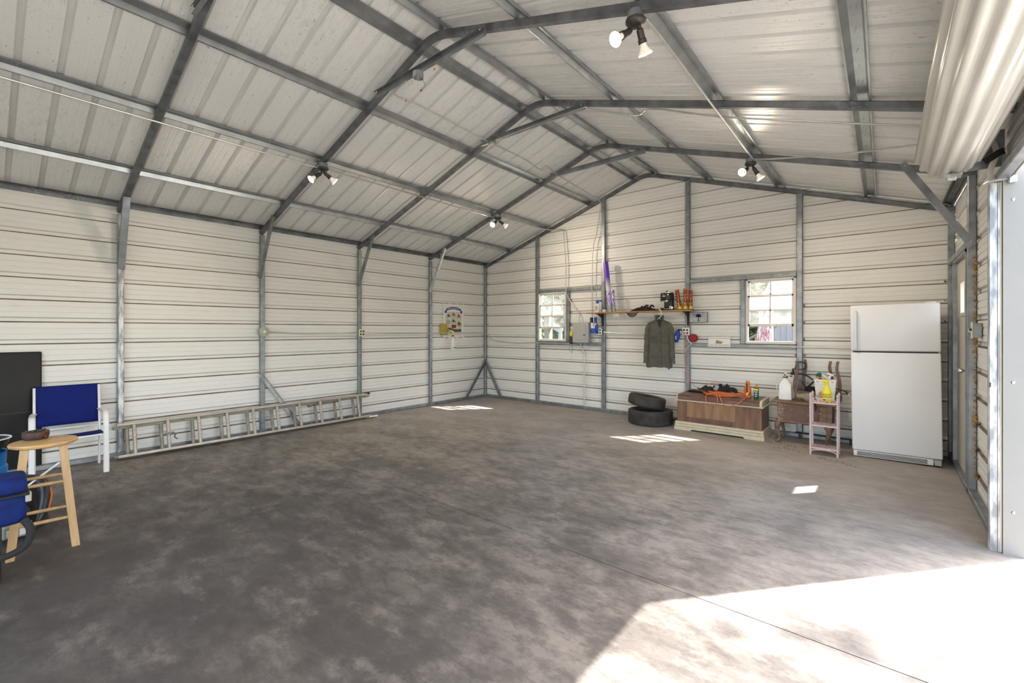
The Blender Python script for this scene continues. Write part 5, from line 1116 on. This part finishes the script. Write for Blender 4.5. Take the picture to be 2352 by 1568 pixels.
# ------------------------------------------------------------------ left wall: poster, sponge, spray bottle
r = thing('festival_poster', 'motorcycle festival poster with a blue ribbon banner taped to the left wall', 'poster', (-0.050, -0.90, 1.655))
B().box((0, -0.285, -0.345), (0.003, 0.285, 0.345)).build('sheet', 'cardboard', r)
rb = B(); n = 14; top = []; bot = []
for i in range(n+1):
    y = -0.205+0.41*i/n; z = 0.235-0.030*((y/0.205)**2)+0.012; top.append((y, z+0.030)); bot.append((y, z-0.022))
rb.prism(top+bot[::-1], 0.003, 0.006, 'x')
for s in (-1, 1): rb.prism([(s*0.19, 0.205), (s*0.25, 0.195), (s*0.235, 0.170), (s*0.245, 0.140), (s*0.185, 0.158)], 0.003, 0.005, 'x')
rb.build('banner', 'navy', r)
text('lettering', 'BARBER VINTAGE FESTIVAL', 0.034, 'cardboard', r, face_x(0.0065, 0, 0.243))
B().box((0.003, -0.215, -0.235), (0.0035, 0.215, 0.175)).build('artwork', M.setdefault('art', mat('poster_art', (0.62, 0.66, 0.68), 0.6, col2=(0.55, 0.55, 0.33), scale=6, lo=0.45, hi=0.6)), r)
B().box((0.0035, -0.10, -0.235), (0.004, 0.21, -0.175)).build('artwork', 'jacket', r)
def moto(y, z, c, s=1.0):
    b = B()
    for dy in (-0.030, 0.030): b.lathe([(0.020*s, 0), (0.026*s, 0.0), (0.026*s, 0.002), (0.020*s, 0.002)], (0.0036, y+dy*s, z-0.012*s), 14, Matrix.Rotation(PI/2, 4, 'Y'), closed=True)
    b.prism([(y-0.032*s, z-0.006*s), (y+0.025*s, z-0.01*s), (y+0.036*s, z+0.018*s), (y+0.004*s, z+0.020*s), (y-0.008*s, z+0.048*s), (y-0.022*s, z+0.046*s), (y-0.024*s, z+0.014*s)], 0.0036, 0.0058, 'x'); b.build('motorcycle_print', c, r)
moto(-0.14, 0.09, 'dark'); moto(0.0, 0.115, 'brownleg'); moto(0.145, 0.085, 'red', 1.1); moto(-0.005, -0.02, 'dark', 1.1); moto(0.155, -0.075, 'brownband', 1.2)
B().lathe([(0.05, 0), (0.05, 0.002), (0, 0.0021)], (0.0036, -0.14, -0.035), 20, Matrix.Rotation(PI/2, 4, 'Y')).build('medallion_print', 'greybox', r)
B().box((0.0036, -0.055, -0.155), (0.0056, 0.065, -0.085)).build('engine_print', 'red', r)
for y in (-0.20, 0.0, 0.20):
    for z in (0.345, -0.35):
        b = B()
        for i in range(4): b.box((0.0042, y-0.045+i*0.024, z-0.015), (0.0055, y-0.035+i*0.024, z+0.015), Matrix.Rotation(0, 4, 'X'))
        b.box((0.0032, y-0.05, z-0.014), (0.0042, y+0.05, z+0.014)); b.mi = 0; b.build('patterned_tape', M.setdefault('tapeprint', printmat('tape_print', [(0.7,0.68,0.65),(0.45,0.05,0.04),(0.75,0.73,0.7),(0.35,0.04,0.04),(0.7,0.68,0.65)], 90)), r)
b = B()
for i in range(10): b.box((0.003, -0.19+i*0.04, -0.30), (0.0042, -0.178+i*0.04, -0.288))
b.build('footer_print', 'navy', r)
r = thing('sponge', 'yellow figure-eight car sponge tucked behind the left wall conduit', 'sponge', (-0.028, -1.185, 1.475), 0)
b = B(); b.prism([(-0.085, -0.115), (0.085, -0.115), (0.090, 0.02), (0.080, 0.09), (0.05, 0.115), (-0.065, 0.112), (-0.10, 0.06), (-0.082, 0.0)], -0.018, 0.026, 'x'); b.build('sponge_body', 'yellow2', r, bevel=0.01)
r = thing('hanging_spray_bottle', 'white spray bottle with a yellow trigger hooked on the left wall conduit', 'bottle', (0.05, -1.01, 1.065))
B().lathe([(0.046, 0.0), (0.050, 0.008), (0.050, 0.17), (0.030, 0.225), (0.017, 0.25), (0.016, 0.27)], n=20, sx=0.6).build('bottle_body', 'white', r, smooth=True)
B().lathe([(0.019, 0.265), (0.019, 0.29), (0.012, 0.292)], n=14).build('collar', 'dark', r, smooth=True)
b = B(); b.tube(arc([(0, 0, 0.29), (0, 0.005, 0.33), (0, -0.01, 0.36)], 4), 0.014, 10); b.box((-0.012, -0.085, 0.35), (0.012, 0.025, 0.385), about((0, -0.02, 0.365), -0.35, 'X'), r=0.008); b.tube([(0, 0.0, 0.35), (0, 0.045, 0.30)], 0.006, 7); b.build('trigger_head', 'yellow', r, smooth=True)
for y in (-0.03, 0.01): B().box((0.029, y, 0.035), (0.031, y+0.028, 0.05)).build('label_print', 'navy', r)
B().box((-0.012, -0.115, 0.395), (0.018, 0.02, 0.430), about((0, -0.05, 0.41), -0.2, 'X'), r=0.01).build('navy_brush', 'navy', r, smooth=True)

# ------------------------------------------------------------------ extension ladder on its side
r = thing('extension_ladder', 'two-section aluminium extension ladder lying on its side along the left wall', 'ladder', (0.165, 0, 0.0), 0, None, 0, math.radians(-14))
def section(dx_, y0, y1, z0, z1, m, name, rungs, pitch=0.305, yr=None):
    for z in (z0, z1):
        s = 1 if z == z0 else -1
        b = B(); b.box((dx_, y0, z-0.003*s), (dx_+0.062, y1, z+0.003*s)); b.box((dx_, y0, z), (dx_+0.004, y1, z+0.024*s)); b.box((dx_+0.058, y0, z), (dx_+0.062, y1, z+0.024*s)); b.build('rail', m, r)
    for i in range(rungs):
        y = yr+pitch*i; b = B(); b.sweep([(dx_+0.031, y, z0), (dx_+0.031, y, z1)], SQ(0.032, 0.036, 0.008), V((0, 1, 0))); b.build('rung', m, r)
section(0.0, -6.15, -3.00, 0.030, 0.405, 'alu', 'a', 10, 0.3145, -6.00)
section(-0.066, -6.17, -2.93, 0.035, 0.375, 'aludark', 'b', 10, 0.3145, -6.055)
b = B(); b.box((-0.03, -3.02, 0.005), (0.065, -2.86, 0.035), r=0.005); b.build('foot_pad', 'ivory', r); b = B(); b.box((-0.03, -3.00, 0.390), (0.035, -2.93, 0.425), r=0.006); b.build('end_cap', 'black', r)
for z in (0.33, 0.055):
    b = B(); b.tube([(-0.01, -3.95, z), (-0.01, -3.48, z+0.01)], 0.007, 7); b.box((-0.02, -3.97, z-0.02), (0.01, -3.93, z+0.02)); b.build('rung_lock', 'galvdark', r)
b = B(); b.tube(arc([(0.07, -5.66, 0.23), (0.085, -5.63, 0.20), (0.08, -5.64, 0.17), (0.075, -5.61, 0.14)], 4), 0.008, 7); b.box((0.04, -5.72, 0.21), (0.075, -5.64, 0.235)); b.build('rope_cleat', 'galvdark', r)

# ------------------------------------------------------------------ black board
r = thing('black_board', 'tall matte black board leaning on the left wall behind the blue chair', 'board', (-0.055, -6.72, 0))
b = B(); b.box((0.0, -0.62, 0.0), (0.035, 0.0, 1.235), r=0.015, seg=3); b.build('board_face', 'blackpanel', r, smooth=True); B().box((0.034, -0.60, 0.615), (0.037, -0.02, 0.622)).build('fold_seam', 'dark', r)
# ------------------------------------------------------------------ blue sling chair
r = thing('patio_chair', 'white framed patio chair with royal blue sling seat and back', 'chair', (0.32, -6.55, 0), math.radians(-3))
cw, cd = 0.262, 0.21      # local +x is forward
fr_ = B()
for s in (-1, 1):
    y = s*cw
    fb = B(); fb.sweep(arc([(cd+0.02, y, 0.0), (cd+0.015, y, 0.30), (cd, y, 0.53), (cd-0.06, y, 0.600), (cd-0.13, y, 0.602), (-cd+0.05, y*0.97, 0.600), (-cd-0.01, y*0.94, 0.600)], 6), SQ(0.022, 0.046, 0.008), V((0, 1, 0))); fb.build('front_leg_and_arm', 'whitepaint', r, smooth=True)
    fb = B(); fb.tube([(-cd-0.03, y*0.93, 0.0), (-cd+0.03, y*0.93, 0.40)], 0.011, 10); fb.build('rear_leg', 'whitepaint', r, smooth=True)
    fb = B(); fb.tube([(cd+0.01, y*0.95, 0.395), (-cd+0.03, y*0.93, 0.365), (-cd-0.02, y*0.93, 0.62), (-cd-0.07, y*0.93, 0.86)], 0.0115, 10); fb.build('side_rail', 'whitepaint', r, smooth=True)
fb = B(); fb.tube([(cd+0.005, -cw, 0.385), (cd+0.005, cw, 0.385)], 0.010, 8); fb.tube([(-cd+0.02, -cw*0.93, 0.43), (-cd+0.02, cw*0.93, 0.43)], 0.009, 8); fb.build('cross_bar', 'whitepaint', r, smooth=True)
def sling(pts, name):
    b = B(); n = 10; P = arc(pts, 5); vs = []
    for p in P:
        for j in range(n+1):
            y = -cw*0.94+2*cw*0.94*j/n; sag = 0.012*(1-(2*j/n-1)**2); vs.append((p.x-sag*(1 if name == 'back_sling' else 0), y, p.z-(sag if name == 'seat_sling' else 0)))
    b.poly(vs, [(i*(n+1)+j, (i+1)*(n+1)+j, (i+1)*(n+1)+j+1, i*(n+1)+j+1) for i in range(len(P)-1) for j in range(n)]); b.build(name, 'bluemesh', r, smooth=True, solid=0.004)
sling([(cd, 0, 0.404), (0, 0, 0.392), (-cd+0.05, 0, 0.378)], 'seat_sling'); sling([(-cd-0.002, 0, 0.465), (-cd-0.040, 0, 0.68), (-cd-0.074, 0, 0.872)], 'back_sling')

# ------------------------------------------------------------------ stool
r = thing('wooden_stool', 'blond wooden bar stool with round seat and double rungs in the left foreground', 'stool', (2.35, -6.868, 0), math.radians(-4))
SH = 0.712
B().lathe([(0, SH-0.030), (0.145, SH-0.030), (0.163, SH-0.022), (0.167, SH-0.010), (0.163, SH-0.002), (0.15, SH), (0, SH)], n=48).build('seat', 'oak', r, smooth=True)
LT, LB = 0.088, 0.152
legs = []
for sx, sy in ((1, 1), (1, -1), (-1, -1), (-1, 1)):
    p0, p1 = V((LB*sx, LB*sy*0.98, 0)), V((LT*sx, LT*sy, SH-0.03)); legs.append((p0, p1)); b = B(); vs = []
    for p in (p0, p1):
        for u, v in ((-1, -1), (1, -1), (1, 1), (-1, 1)): vs.append(p+V((0.012*u, 0.021*v, 0)))
    b.poly(vs, [(0, 1, 2, 3), (4, 5, 6, 7), (0, 1, 5, 4), (1, 2, 6, 5), (2, 3, 7, 6), (3, 0, 4, 7)]); b.build('leg', 'oakleg', r, bevel=0.003)
def at(l, z): p0, p1 = legs[l]; return p0+(p1-p0)*(z/(SH-0.03))
for a, c, zs_ in ((0, 1, (0.44, 0.20)), (1, 2, (0.40, 0.16)), (2, 3, (0.44, 0.20)), (3, 0, (0.40, 0.16))):
    for z in zs_:
        p, q = at(a, z), at(c, z); m_ = (p+q)/2; b = B(); b.tube([p, p+(q-p)*0.3, m_, p+(q-p)*0.7, q], [0.008, 0.0115, 0.012, 0.0115, 0.008], 10); b.build('rung', 'oakleg', r, smooth=True)
# round puck on stool
r = thing('round_speaker', 'round brown and black gadget with a red button on the stool seat', 'gadget', (2.245, -6.90, SH))
B().lathe([(0.055, 0.0), (0.062, 0.004), (0.064, 0.018), (0.064, 0.020)], n=32).build('base', 'black', r, smooth=True)
B().lathe([(0.066, 0.018), (0.067, 0.020), (0.067, 0.050), (0.065, 0.052)], n=32).build('brown_band', 'brownband', r, smooth=True)
b = B(); b.lathe([(0.066, 0.050), (0.060, 0.053), (0.058, 0.046), (0, 0.045)], n=32)
for k in range(3):
    a = k*2*PI/3; c_ = V((0.028*math.cos(a), 0.028*math.sin(a), 0.052)); b.tube([c_+V((0.020*math.cos(t_*PI/5), 0.020*math.sin(t_*PI/5), 0.006*math.sin(t_))) for t_ in range(10)], 0.005, 7, closed=True)
b.build('coiled_top', 'black', r, smooth=True)
B().lathe([(0.006, 0), (0.006, 0.004), (0, 0.005)], (0.062*math.cos(0.75), 0.062*math.sin(0.75)-0.0, 0.016), 10, Matrix.Rotation(0.75, 4, 'Z') @ Matrix.Rotation(PI/2, 4, 'Y')).build('button', M.setdefault('redhot', mat('red_plastic_button', (0.8, 0.05, 0.02), 0.3)), r)
# blue bag on a black box, bucket, tools
r = thing('black_tool_box', 'low black tool case under the blue bag in the bottom left corner', 'case', (2.71, -7.20, 0))
B().box((-0.14, -0.17, 0), (0.14, 0.13, 0.322), r=0.02).build('case_body', 'black', r, smooth=True)
r = thing('blue_duffel_bag', 'blue nylon duffel bag with grey buckle at the left edge beside the stool', 'bag', (2.72, -7.135, 0.325))
b = B(); b.box((-0.15, -0.22, 0.0), (0.15, 0.165, 0.18), r=0.05, seg=4); 
for v in b.bm.verts: v.co += V((noise.noise(v.co*9), noise.noise(v.co*9+V((3, 0, 0))), noise.noise(v.co*9+V((0, 3, 0)))))*0.014
b.build('lower_body', 'bluebag', r, smooth=True, subd=1)
b = B(); b.box((-0.155, -0.22, 0.172), (0.155, 0.172, 0.270), r=0.042, seg=4)
for v in b.bm.verts: v.co += V((noise.noise(v.co*9), noise.noise(v.co*9+V((3, 0, 0))), noise.noise(v.co*9+V((0, 3, 0)))))*0.014
b.build('top_flap', 'bluebag', r, smooth=True, subd=1)
B().box((-0.157, -0.2, 0.168), (0.157, 0.174, 0.182), r=0.005).build('zip', 'blackmatte', r)
B().box((0.09, 0.155, 0.125), (0.14, 0.182, 0.18), r=0.006).build('buckle', 'greybox', r)
b = B(); b.tube(arc([(0.14, 0.15, 0.03), (0.165, 0.175, -0.03), (0.165, 0.16, -0.11), (0.15, 0.10, -0.155), (0.13, 0.02, -0.165), (0.12, -0.08, -0.16)], 6), 0.019, 10); b.build('strap_handle', 'blackmatte', r, smooth=True)
r = thing('blue_bucket', 'bright blue plastic bucket partly cut off at the left edge', 'bucket', (1.75, -7.165, 0))
B().lathe([(0.12, 0), (0.125, 0.01), (0.142, 0.42), (0.155, 0.425), (0.155, 0.47), (0.146, 0.475), (0.150, 0.57), (0.158, 0.58), (0.144, 0.575), (0.118, 0.02), (0, 0.02)], n=36).build('bucket_body', 'bluebucket', r, smooth=True)
r = thing('black_basin', 'black bowl with a white rim resting on the blue bucket', 'bowl', (1.76, -7.16, 0.582))
B().lathe([(0.10, 0), (0.14, 0.03), (0.165, 0.09), (0.150, 0.09), (0.10, 0.02), (0, 0.015)], n=36).build('bowl_body', 'black', r, smooth=True); B().lathe([(0.160, 0.088), (0.170, 0.090), (0.168, 0.096), (0.158, 0.095)], n=36, closed=True).build('rim', 'white', r, smooth=True)
b = B(); b.tube([(2.13, -7.02, 0.02), (1.72, -6.72, 0.60)], 0.009, 8) if False else b.tube([(2.13, -6.99, 0.325), (2.00, -6.766, 0.472)], 0.007, 8); o = b.build('white_rod', 'white', smooth=True); tag(o, 'thin white plastic rod slanting up behind the stool rungs', 'rod')
r = thing('leaf_blower', 'black and orange garden blower lying on the floor behind the stool', 'garden tool', (1.97, -6.98, 0))
b = B(); b.box((-0.17, -0.10, 0.02), (0.15, 0.07, 0.20), r=0.05, seg=3); b.build('housing', 'blackpanel', r, smooth=True)
b = B(); b.tube(arc([(-0.12, 0.04, 0.36), (-0.03, 0.12, 0.35), (0.05, 0.14, 0.27), (0.10, 0.12, 0.15), (0.16, 0.06, 0.04)], 6), [0.034]*10+[0.028]*10+[0.022]*5, 10); b.build('curved_guard', 'black', r, smooth=True)
b = B(); b.tube(arc([(-0.02, 0.150, 0.33), (0.055, 0.170, 0.26), (0.11, 0.148, 0.15)], 6), 0.007, 8); b.build('orange_edge', 'orange', r, smooth=True)
B().tube([(0.04, 0.02, 0.20), (0.06, 0.03, 0.245)], 0.028, 12, r2=0.018).build('fuel_cap', 'orange', r, smooth=True); B().tube([(0.08, -0.02, 0.19), (0.02, -0.01, 0.26)], 0.005, 7).build('yellow_cord', 'yellow', r, smooth=True)
b = B(); b.box((0.13, -0.07, 0.03), (0.17, 0.07, 0.125), about((0.15, 0, 0.08), 0.3, 'Y'), r=0.008); b.build('label_plate', 'greybox', r); 
for y in (-0.05, 0.01): B().box((0.170, y, 0.05), (0.174, y+0.045, 0.10), about((0.15, 0, 0.08), 0.3, 'Y')).build('label_print', 'white', r)
cloth_heap('dark_cloth', (1.80, -6.93, 0.16, 0.13, 0.0, 0.30), 'blackmatte', 'crumpled dark fabric behind the garden blower', 'cloth')

# ------------------------------------------------------------------ outdoors
g = B().box((-60, -60, -0.30), (80, 80, -0.13)).build('ground', 'ground'); g['kind'] = 'structure'
g = B().box((W+0.17, -14, -0.125), (W+6.5, 2.0, -0.02)).build('driveway', 'apron'); g['kind'] = 'structure'
def crown(b, c, r, n, size):
    for i in range(n):
        while True:
            p = V((random.uniform(-1, 1), random.uniform(-1, 1), random.uniform(-1, 1)))
            if 0.35 < p.length < 1: break
        p = V(c)+V((p.x*r[0], p.y*r[1], p.z*r[2])); a = V((random.gauss(0, 1), random.gauss(0, 1), random.gauss(0, 1))).normalized(); t_ = a.orthogonal().normalized(); s_ = size*random.uniform(0.6, 1.4); u = a.cross(t_)
        b.poly([p-t_*s_, p-u*s_*0.5, p+t_*s_, p+u*s_*0.5], [(0, 1, 2, 3)])
def tree(x, y, h, r, label, m='leaf', n=2600, size=0.16, low=0.3):
    t = thing('tree', label, 'tree', (x, y, -0.13)); b = B(); b.tube([(0, 0, 0), (0.1, 0, h*0.4), (0, 0.1, h*0.75)], [0.22, 0.15, 0.07], 8); b.build('trunk', 'bark', t, smooth=True)
    b = B(); crown(b, (0, 0, h*(0.5+low/2)), (r, r, h*(0.5-low/2)), n, size); stuff(b.build('foliage', m, t, normals=False)); return t
random.seed(21)
tree(1.6, 13.6, 5.0, 2.2, 'bushy tree seen through the upper left panes of the right window', 'leaf2', 7000, 0.15, 0.05)
tree(6.8, 17.5, 6.5, 2.9, 'leafy tree seen through the upper right pane of the right window', 'leaf', 7000, 0.17, 0.05)
tree(-2.6, 9.5, 5.0, 2.3, 'pale tree seen through the left window', 'leaf2', 5500, 0.14, 0.03)
tree(-8.0, 14.5, 6.5, 2.9, 'dark tree farther behind the left window', 'leaf', 2200, 0.18, 0.05)
tree(17.5, 1.5, 4.5, 2.4, 'shrubby tree outside the garage opening', 'leaf2', 2600, 0.14, 0.02)
tree(14.5, 17.5, 6.5, 3.0, 'tree at the far right behind the building', 'leaf', 1800, 0.18, 0.1)
tree(20.5, -9, 7, 3.6, 'tree across the driveway beyond the opening', 'leaf', 2400, 0.2, 0.05)
t = thing('tree', 'tall sparse pine whose branches dapple the sunlit slab', 'tree', (17.2, 7.8, -0.13)); b = B(); b.tube([(0, 0, 0), (0, 0, 9), (-0.8, -0.9, 11.5), (-2.2, -2.6, 12.3)], [0.25, 0.18, 0.1, 0.04], 8); b.build('trunk', 'bark', t, smooth=True)
b = B(); random.seed(8)
for cc, rr, nn_ in (((-2.9, -3.3, 12.1), (0.35, 0.5, 0.4), 45), ((-2.1, -2.7, 12.5), (0.5, 0.4, 0.4), 50), ((-2.4, -4.0, 12.0), (0.4, 0.5, 0.4), 45), ((-1.9, -3.4, 12.1), (0.35, 0.35, 0.3), 35), ((-3.3, -4.3, 12.0), (0.3, 0.3, 0.3), 25)): crown(b, cc, rr, nn_, 0.10)
stuff(b.build('foliage', 'leaf', t, normals=False))
# neighbour building and porch
r = thing('neighbour_building', 'white sided outbuilding with a pale metal roof seen through the right window', 'building', (6.4, 8.0, -0.13))
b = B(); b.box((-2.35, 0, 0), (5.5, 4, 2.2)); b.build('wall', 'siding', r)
b = B()
for i in range(52): b.box((-2.35+i*0.15, -0.02, 0.05), (-2.32+i*0.15, 0.0, 2.15))
stuff(b.build('battens', 'siding', r))
b = B(); b.prism([(-0.35, 2.15), (2.0, 3.25), (4.35, 2.15), (4.35, 2.22), (2.0, 3.33), (-0.35, 2.22)], -2.6, 5.7, 'x'); b.build('roof', 'trimwhite', r)
r = thing('porch_stairs', 'porch steps with a sloping wooden handrail outside the right window', 'stairs', (4.25, 5.6, -0.13))
for i in range(5): B().box((-0.9+i*0.26, 0, 0), (-0.64+i*0.26, 1.0, 0.17*(i+1))).build('step', 'deckwood', r)
b = B(); b.tube([(-1.0, 0, 0.92), (0.45, 0, 1.72)], 0.035, 6); b.build('handrail', 'deckwood', r)
for i in range(10): x = -0.92+i*0.145; B().box((x-0.012, -0.012, 0.10+max(0, (x+0.9))*0.45), (x+0.012, 0.012, 0.94+(x+0.98)*0.55)).build('baluster', 'deckwood', r)
r = thing('garden_flag', 'faded red and white flag hanging by the porch stairs', 'flag', (4.62, 5.35, -0.13))
B().tube([(0, 0, 0), (0, 0, 2.2)], 0.02, 8).build('pole', 'white', r)
b = B(); vs = []
for i in range(9):
    for j in range(8): vs.append((-0.02-0.30*i/8+0.03*math.sin(j), 0.04*math.sin(i*1.6+j*0.4), 2.1-1.0*j/7))
b.poly(vs, [(i*8+j, (i+1)*8+j, (i+1)*8+j+1, i*8+j+1) for i in range(8) for j in range(7)]); b.build('cloth', 'flag', r, smooth=True, solid=0.004)
r = thing('deck_corner', 'weathered deck posts with a white rail outside the left window', 'deck', (-0.9, 3.6, -0.13))
for x in (-0.35, 0.05): B().box((x-0.09, -0.09, 0), (x+0.09, 0.09, 2.0)).build('deck_post', 'deckwood', r)
b = B(); b.box((0.15, -0.05, 1.58), (0.55, 0.05, 1.72), about((0.35, 0, 1.65), 0.5, 'Y')); b.build('white_rail', 'siding', r); b = B(); b.box((0.42, -0.03, 0), (0.52, 0.03, 1.50)); b.build('picket', 'siding', r)

# sky portals at the openings (guide sampling only, they add no light)
def portal(c, sx, sy, rot):
    l = bpy.data.lights.new('portal', 'AREA'); l.shape = 'RECTANGLE'; l.size = sx; l.size_y = sy; l.cycles.is_portal = True
    o = bpy.data.objects.new('portal', l); COL.objects.link(o); o.location = c; o.rotation_euler = rot
portal((W+0.14, sum(OP1)/2, OPZ/2), OPZ, OP1[1]-OP1[0], (0, PI/2, 0)); portal((W+0.14, sum(OP2)/2, OPZ/2), OPZ, OP2[1]-OP2[0], (0, PI/2, 0))
portal((1.755, 0.10, 1.72), 0.65, 0.95, (-PI/2, 0, 0)); portal((5.49, 0.10, 1.73), 0.63, 0.93, (-PI/2, 0, 0))
